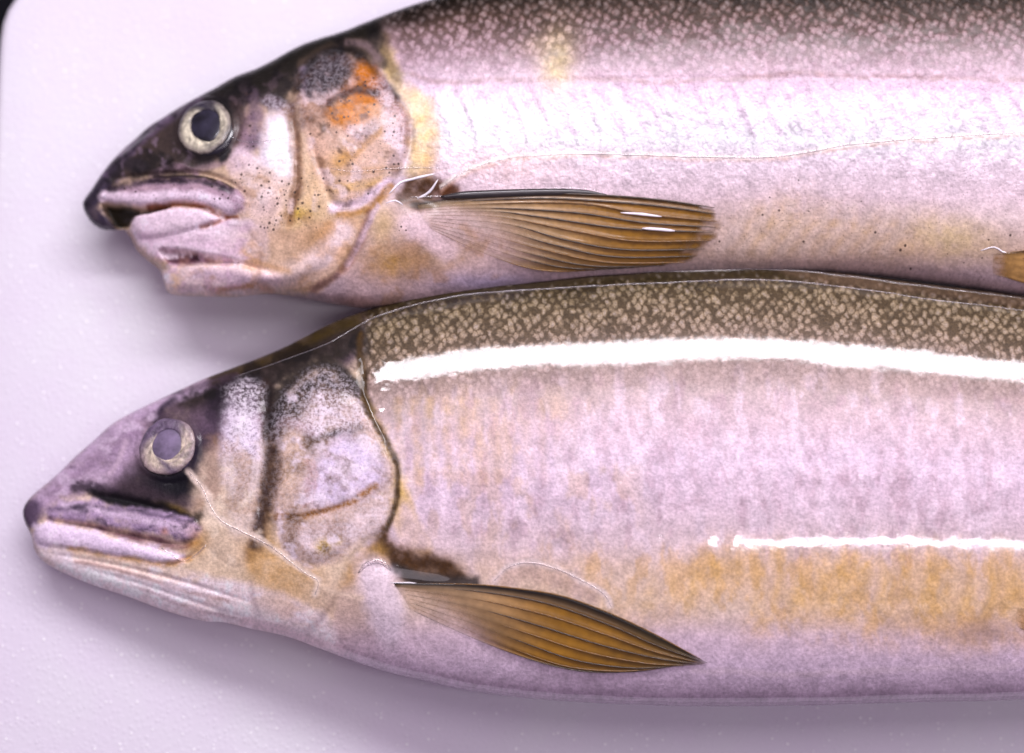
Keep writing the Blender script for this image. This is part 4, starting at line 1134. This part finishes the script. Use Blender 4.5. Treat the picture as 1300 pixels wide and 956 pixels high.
# jaws
f2.fill(UP2, (176, 154, 182), 5, 1.0, 0.4, dots=0.1)
f2.stroke([(80, 642), (140, 650), (200, 664), (240, 672)], 7, (214, 194, 216), 5, 0.8, 0.9)
f2.stroke([(64, 648), (120, 643), (190, 652), (240, 664)], 4, (92, 76, 100), 4, 0.6, 0.6)
f2.blob(240, 671, 14, 9, (206, 180, 196), 0.7, 0, 0.7)
f2.fill([(246, 650), (258, 652), (255, 666), (245, 662)], (60, 52, 40), 4, 0.8)
f2.fill([(50, 657), (110, 665), (170, 676), (230, 688), (248, 690), (232, 702), (190, 694), (120, 674), (62, 662)], (140, 106, 112), 4, 0.9, 0.3)
f2.blob(208, 676, 5, 5, (206, 156, 140), 0.8)
f2.fill([(40, 675), (58, 662), (110, 672), (170, 688), (232, 706), (215, 716), (150, 706), (90, 696), (46, 694)], (240, 222, 244), 5, 1.0, 0.1)
f2.stroke([(90, 698), (150, 708), (205, 718), (240, 710)], 5, (196, 146, 76), 4, 0.7, 0.2)
f2.fill([(46, 700), (100, 702), (200, 722), (330, 745), (410, 780), (420, 830), (300, 800), (164, 765), (80, 730)], (250, 234, 240), 8, 0.95, 0.1)
f2.stroke([(100, 706), (180, 724), (250, 736)], 12, (240, 216, 198), 8, 0.6)
f2.fill([(70, 716), (150, 728), (280, 760), (400, 800), (400, 818), (284, 786), (164, 754), (90, 730)], (254, 244, 250), 8, 0.85, 0.3)
f2.stroke([(96, 712), (150, 722), (230, 748), (290, 762)], 3, (168, 132, 130), 3, 0.6)
f2.stroke([(180, 748), (240, 770), (300, 785)], 3, (170, 140, 150), 3, 0.5)
f2.blob(250, 690, 14, 20, (186, 138, 66), 0.75, 0.5)
f2.blob(360, 765, 50, 22, (212, 178, 140), 0.5, 0.2)
f2.stroke([(310, 790), (370, 806), (430, 826)], 10, (222, 194, 204), 8, 0.6)
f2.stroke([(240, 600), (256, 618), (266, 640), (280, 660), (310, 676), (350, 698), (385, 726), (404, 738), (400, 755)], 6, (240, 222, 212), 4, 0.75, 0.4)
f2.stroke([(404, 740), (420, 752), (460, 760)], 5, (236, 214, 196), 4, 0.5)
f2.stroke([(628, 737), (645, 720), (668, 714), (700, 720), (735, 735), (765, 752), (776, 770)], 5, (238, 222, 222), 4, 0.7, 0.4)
f2.stroke([(640, 738), (670, 726), (710, 736), (755, 760)], 14, (184, 158, 150), 9, 0.5, 0.4)
f2.marble([(46, 665), (110, 672), (232, 708), (330, 745), (420, 800), (284, 790), (111, 738), (51, 706)], (250, 234, 244), 20, 0.08, 0.6, seed=28, sx=0.6)
f2.marble([(110, 705), (232, 712), (330, 745), (420, 800), (284, 788), (164, 756)], (216, 186, 176), 24, 0.18, 0.35, seed=29, sx=0.5)
f2.marble(UP2, (66, 52, 76), 12, 0.12, 0.6, 5, seed=30, sx=0.6)
SK2 = skin_material('wet_fish_skin', 1.0, 0.06, 0.45, 0.2, -0.12, 0.45, (118, 92))
f2.finish(SK2)

eye2 = disc_dome(f2, 213, 567, ell(33, 33, 0, 0, 0, 0.06, 12), 2, -0.6, 'eye', M_EYEDARK2, root2)
disc_dome(f2, 213, 567, ell(38, 33, 0, 0, -0.8, 0.07, 13), 1.6, 1.0, 'iris', M_IRIS, eye2, inner=ell(18, 22, 0, -3, 0.5, 0.10, 15), rings=12, segs=96,
          paint=ring_paint((216, 200, 176), (150, 128, 134), (100, 84, 108), [(282, 62, 1.0), (250, 40, 0.9), (320, 30, 0.9), (120, 16, 0.8), (62, 12, 0.4)], 0.8, 14))
disc_dome(f2, 213, 565, ell(21, 24, 0, 0, 0.4, 0.07, 16), 2.4, 0.2, 'pupil', M_PUPIL_HAZE, eye2)
RAYS2 = [[(500, 740), (600, 742), (655, 747), (711, 756), (766, 775), (821, 800), (877, 830), (898, 841)],
         [(502, 744), (600, 750), (690, 765), (770, 792), (830, 818), (896, 842)],
         [(505, 748), (600, 760), (690, 780), (770, 806), (830, 827), (893, 843)],
         [(508, 753), (600, 771), (680, 793), (760, 818), (830, 835), (888, 844)],
         [(512, 758), (595, 780), (670, 804), (745, 828), (820, 842), (876, 845)],
         [(515, 763), (590, 788), (660, 814), (730, 838), (800, 848), (860, 846)],
         [(518, 768), (585, 796), (645, 821), (715, 845), (780, 852), (840, 849)],
         [(520, 773), (580, 801), (635, 824), (697, 844), (750, 853), (815, 853)]]
def fcol2(W, T, x, y):
    amber = lin((154, 108, 24)); beige = lin((196, 162, 122)); dark = lin((30, 22, 10)); olive = lin((74, 62, 28))
    t = sstep(0.10, 0.55, T)[..., None]
    c = beige * (1 - t) + amber * t
    e = (1 - sstep(0.03, 0.22, W))[..., None]; c = c * (1 - e) + dark * e
    o = sstep(0.62, 1.0, T)[..., None] * 0.75; c = c * (1 - o) + olive * o
    lo = (sstep(0.75, 1.0, W) * sstep(0.45, 0.7, T))[..., None] * 0.6; c = c * (1 - lo) + olive * lo
    st = (0.5 + 0.5 * np.cos(W * 14 * math.pi + 1.5 * fbm(x, y, 60, 2)))[..., None]; c = c * (1 - 0.25 * st)
    c = c * (1 + 0.25 * fbm(x, y, 30, 3, sx=0.4, sy=1.8, seed=8)[..., None])
    al = np.clip(0.12 + 1.0 * sstep(0.05, 0.50, T + 0.35 * (0.5 - W)) + e[..., 0], 0, 1) * (1 - 0.8 * sstep(0.90, 1, T))
    return np.concatenate([np.clip(c, 0, 1), al[..., None]], -1)
fin(f2, RAYS2, fcol2, M_FIN2, 'pectoral_fin', [M_RAY_AMBER, M_RAY], 1.2, 1.5, (1.1, 0.8))
RP2 = [[(1292, 772), (1370, 780), (1470, 800)], [(1290, 780), (1370, 795), (1465, 818)], [(1290, 788), (1360, 808), (1450, 832)], [(1292, 796), (1350, 820), (1420, 842)]]
fin(f2, RP2, fcolp, M_FIN2, 'pelvic_fin', M_RAY_AMBER, 1.5, 2.0, (1.3, 0.7))
f2.water([(300, 478), (330, 468), (358, 458), (380, 450), (417, 436), (441, 422), (472, 405), (503, 394), (534, 385), (580, 376), (626, 371), (688, 367), (780, 362), (870, 358), (952, 355), (1020, 359),
          (1100, 368), (1180, 380), (1300, 394), (1340, 400)], 1.3, seed=21)
f2.water([(735, 350), (780, 347), (880, 344), (952, 342), (1020, 345), (1080, 351), (1140, 359), (1220, 369), (1300, 379)], 1.2, seed=22)
f2.water([(240, 600), (256, 618), (266, 640), (280, 660), (310, 676), (350, 698), (385, 726), (404, 738), (400, 755)], 0.9, seed=23)
f2.water([(628, 737), (645, 720), (668, 714), (700, 720), (735, 735), (765, 752), (776, 770)], 1.0, seed=24)
f2.water([(496, 740), (520, 740), (538, 743), (560, 741)], 1.4, 'glint_strand', mat=M_GLINT, seed=25)  # white glint at the fin root, built as a strand
f2.water([(455, 728), (466, 716), (482, 712), (496, 724)], 3.0, 'water_bead', seed=26)
f2.water([(205, 695), (232, 712), (250, 704), (262, 692)], 1.6, 'water_bead', seed=27)

# ---- fins that lie outside the picture, so that both fish are whole
def off_fin(fish, name, rays, upright=False):
    fin(fish, rays, fcolp, M_FIN2, name, M_RAY_AMBER, 0.5, 2.0, (1.5, 0.8), sub=2, nl=16,
        surface=lambda x, y, l: ray(x, y, fish.z0 + np.asarray(l) * PX))
def tail(fish, x0, ya, yb, x1, yc, yd):
    n = 11; r = []
    for k in range(n):
        t = k / (n - 1); fork = abs(t - 0.5) * 2
        r.append([(x0, ya + (yb - ya) * t), (x0 + 110, ya + (yb - ya) * t + (t - 0.5) * 60), (x0 + 130 + (x1 - x0 - 130) * fork ** 1.3, yc + (yd - yc) * t)])
    off_fin(fish, 'tail_fin', r)
tail(f1, 2076, 80, 186, 2330, 10, 260)
tail(f2, 2176, 590, 696, 2400, 520, 770)
off_fin(f1, 'dorsal_fin', [[(1350 + 25 * k, -70 + k * 3), (1400 + 30 * k, -110 + k * 6), (1450 + 30 * k, -130 + k * 11)] for k in range(7)])
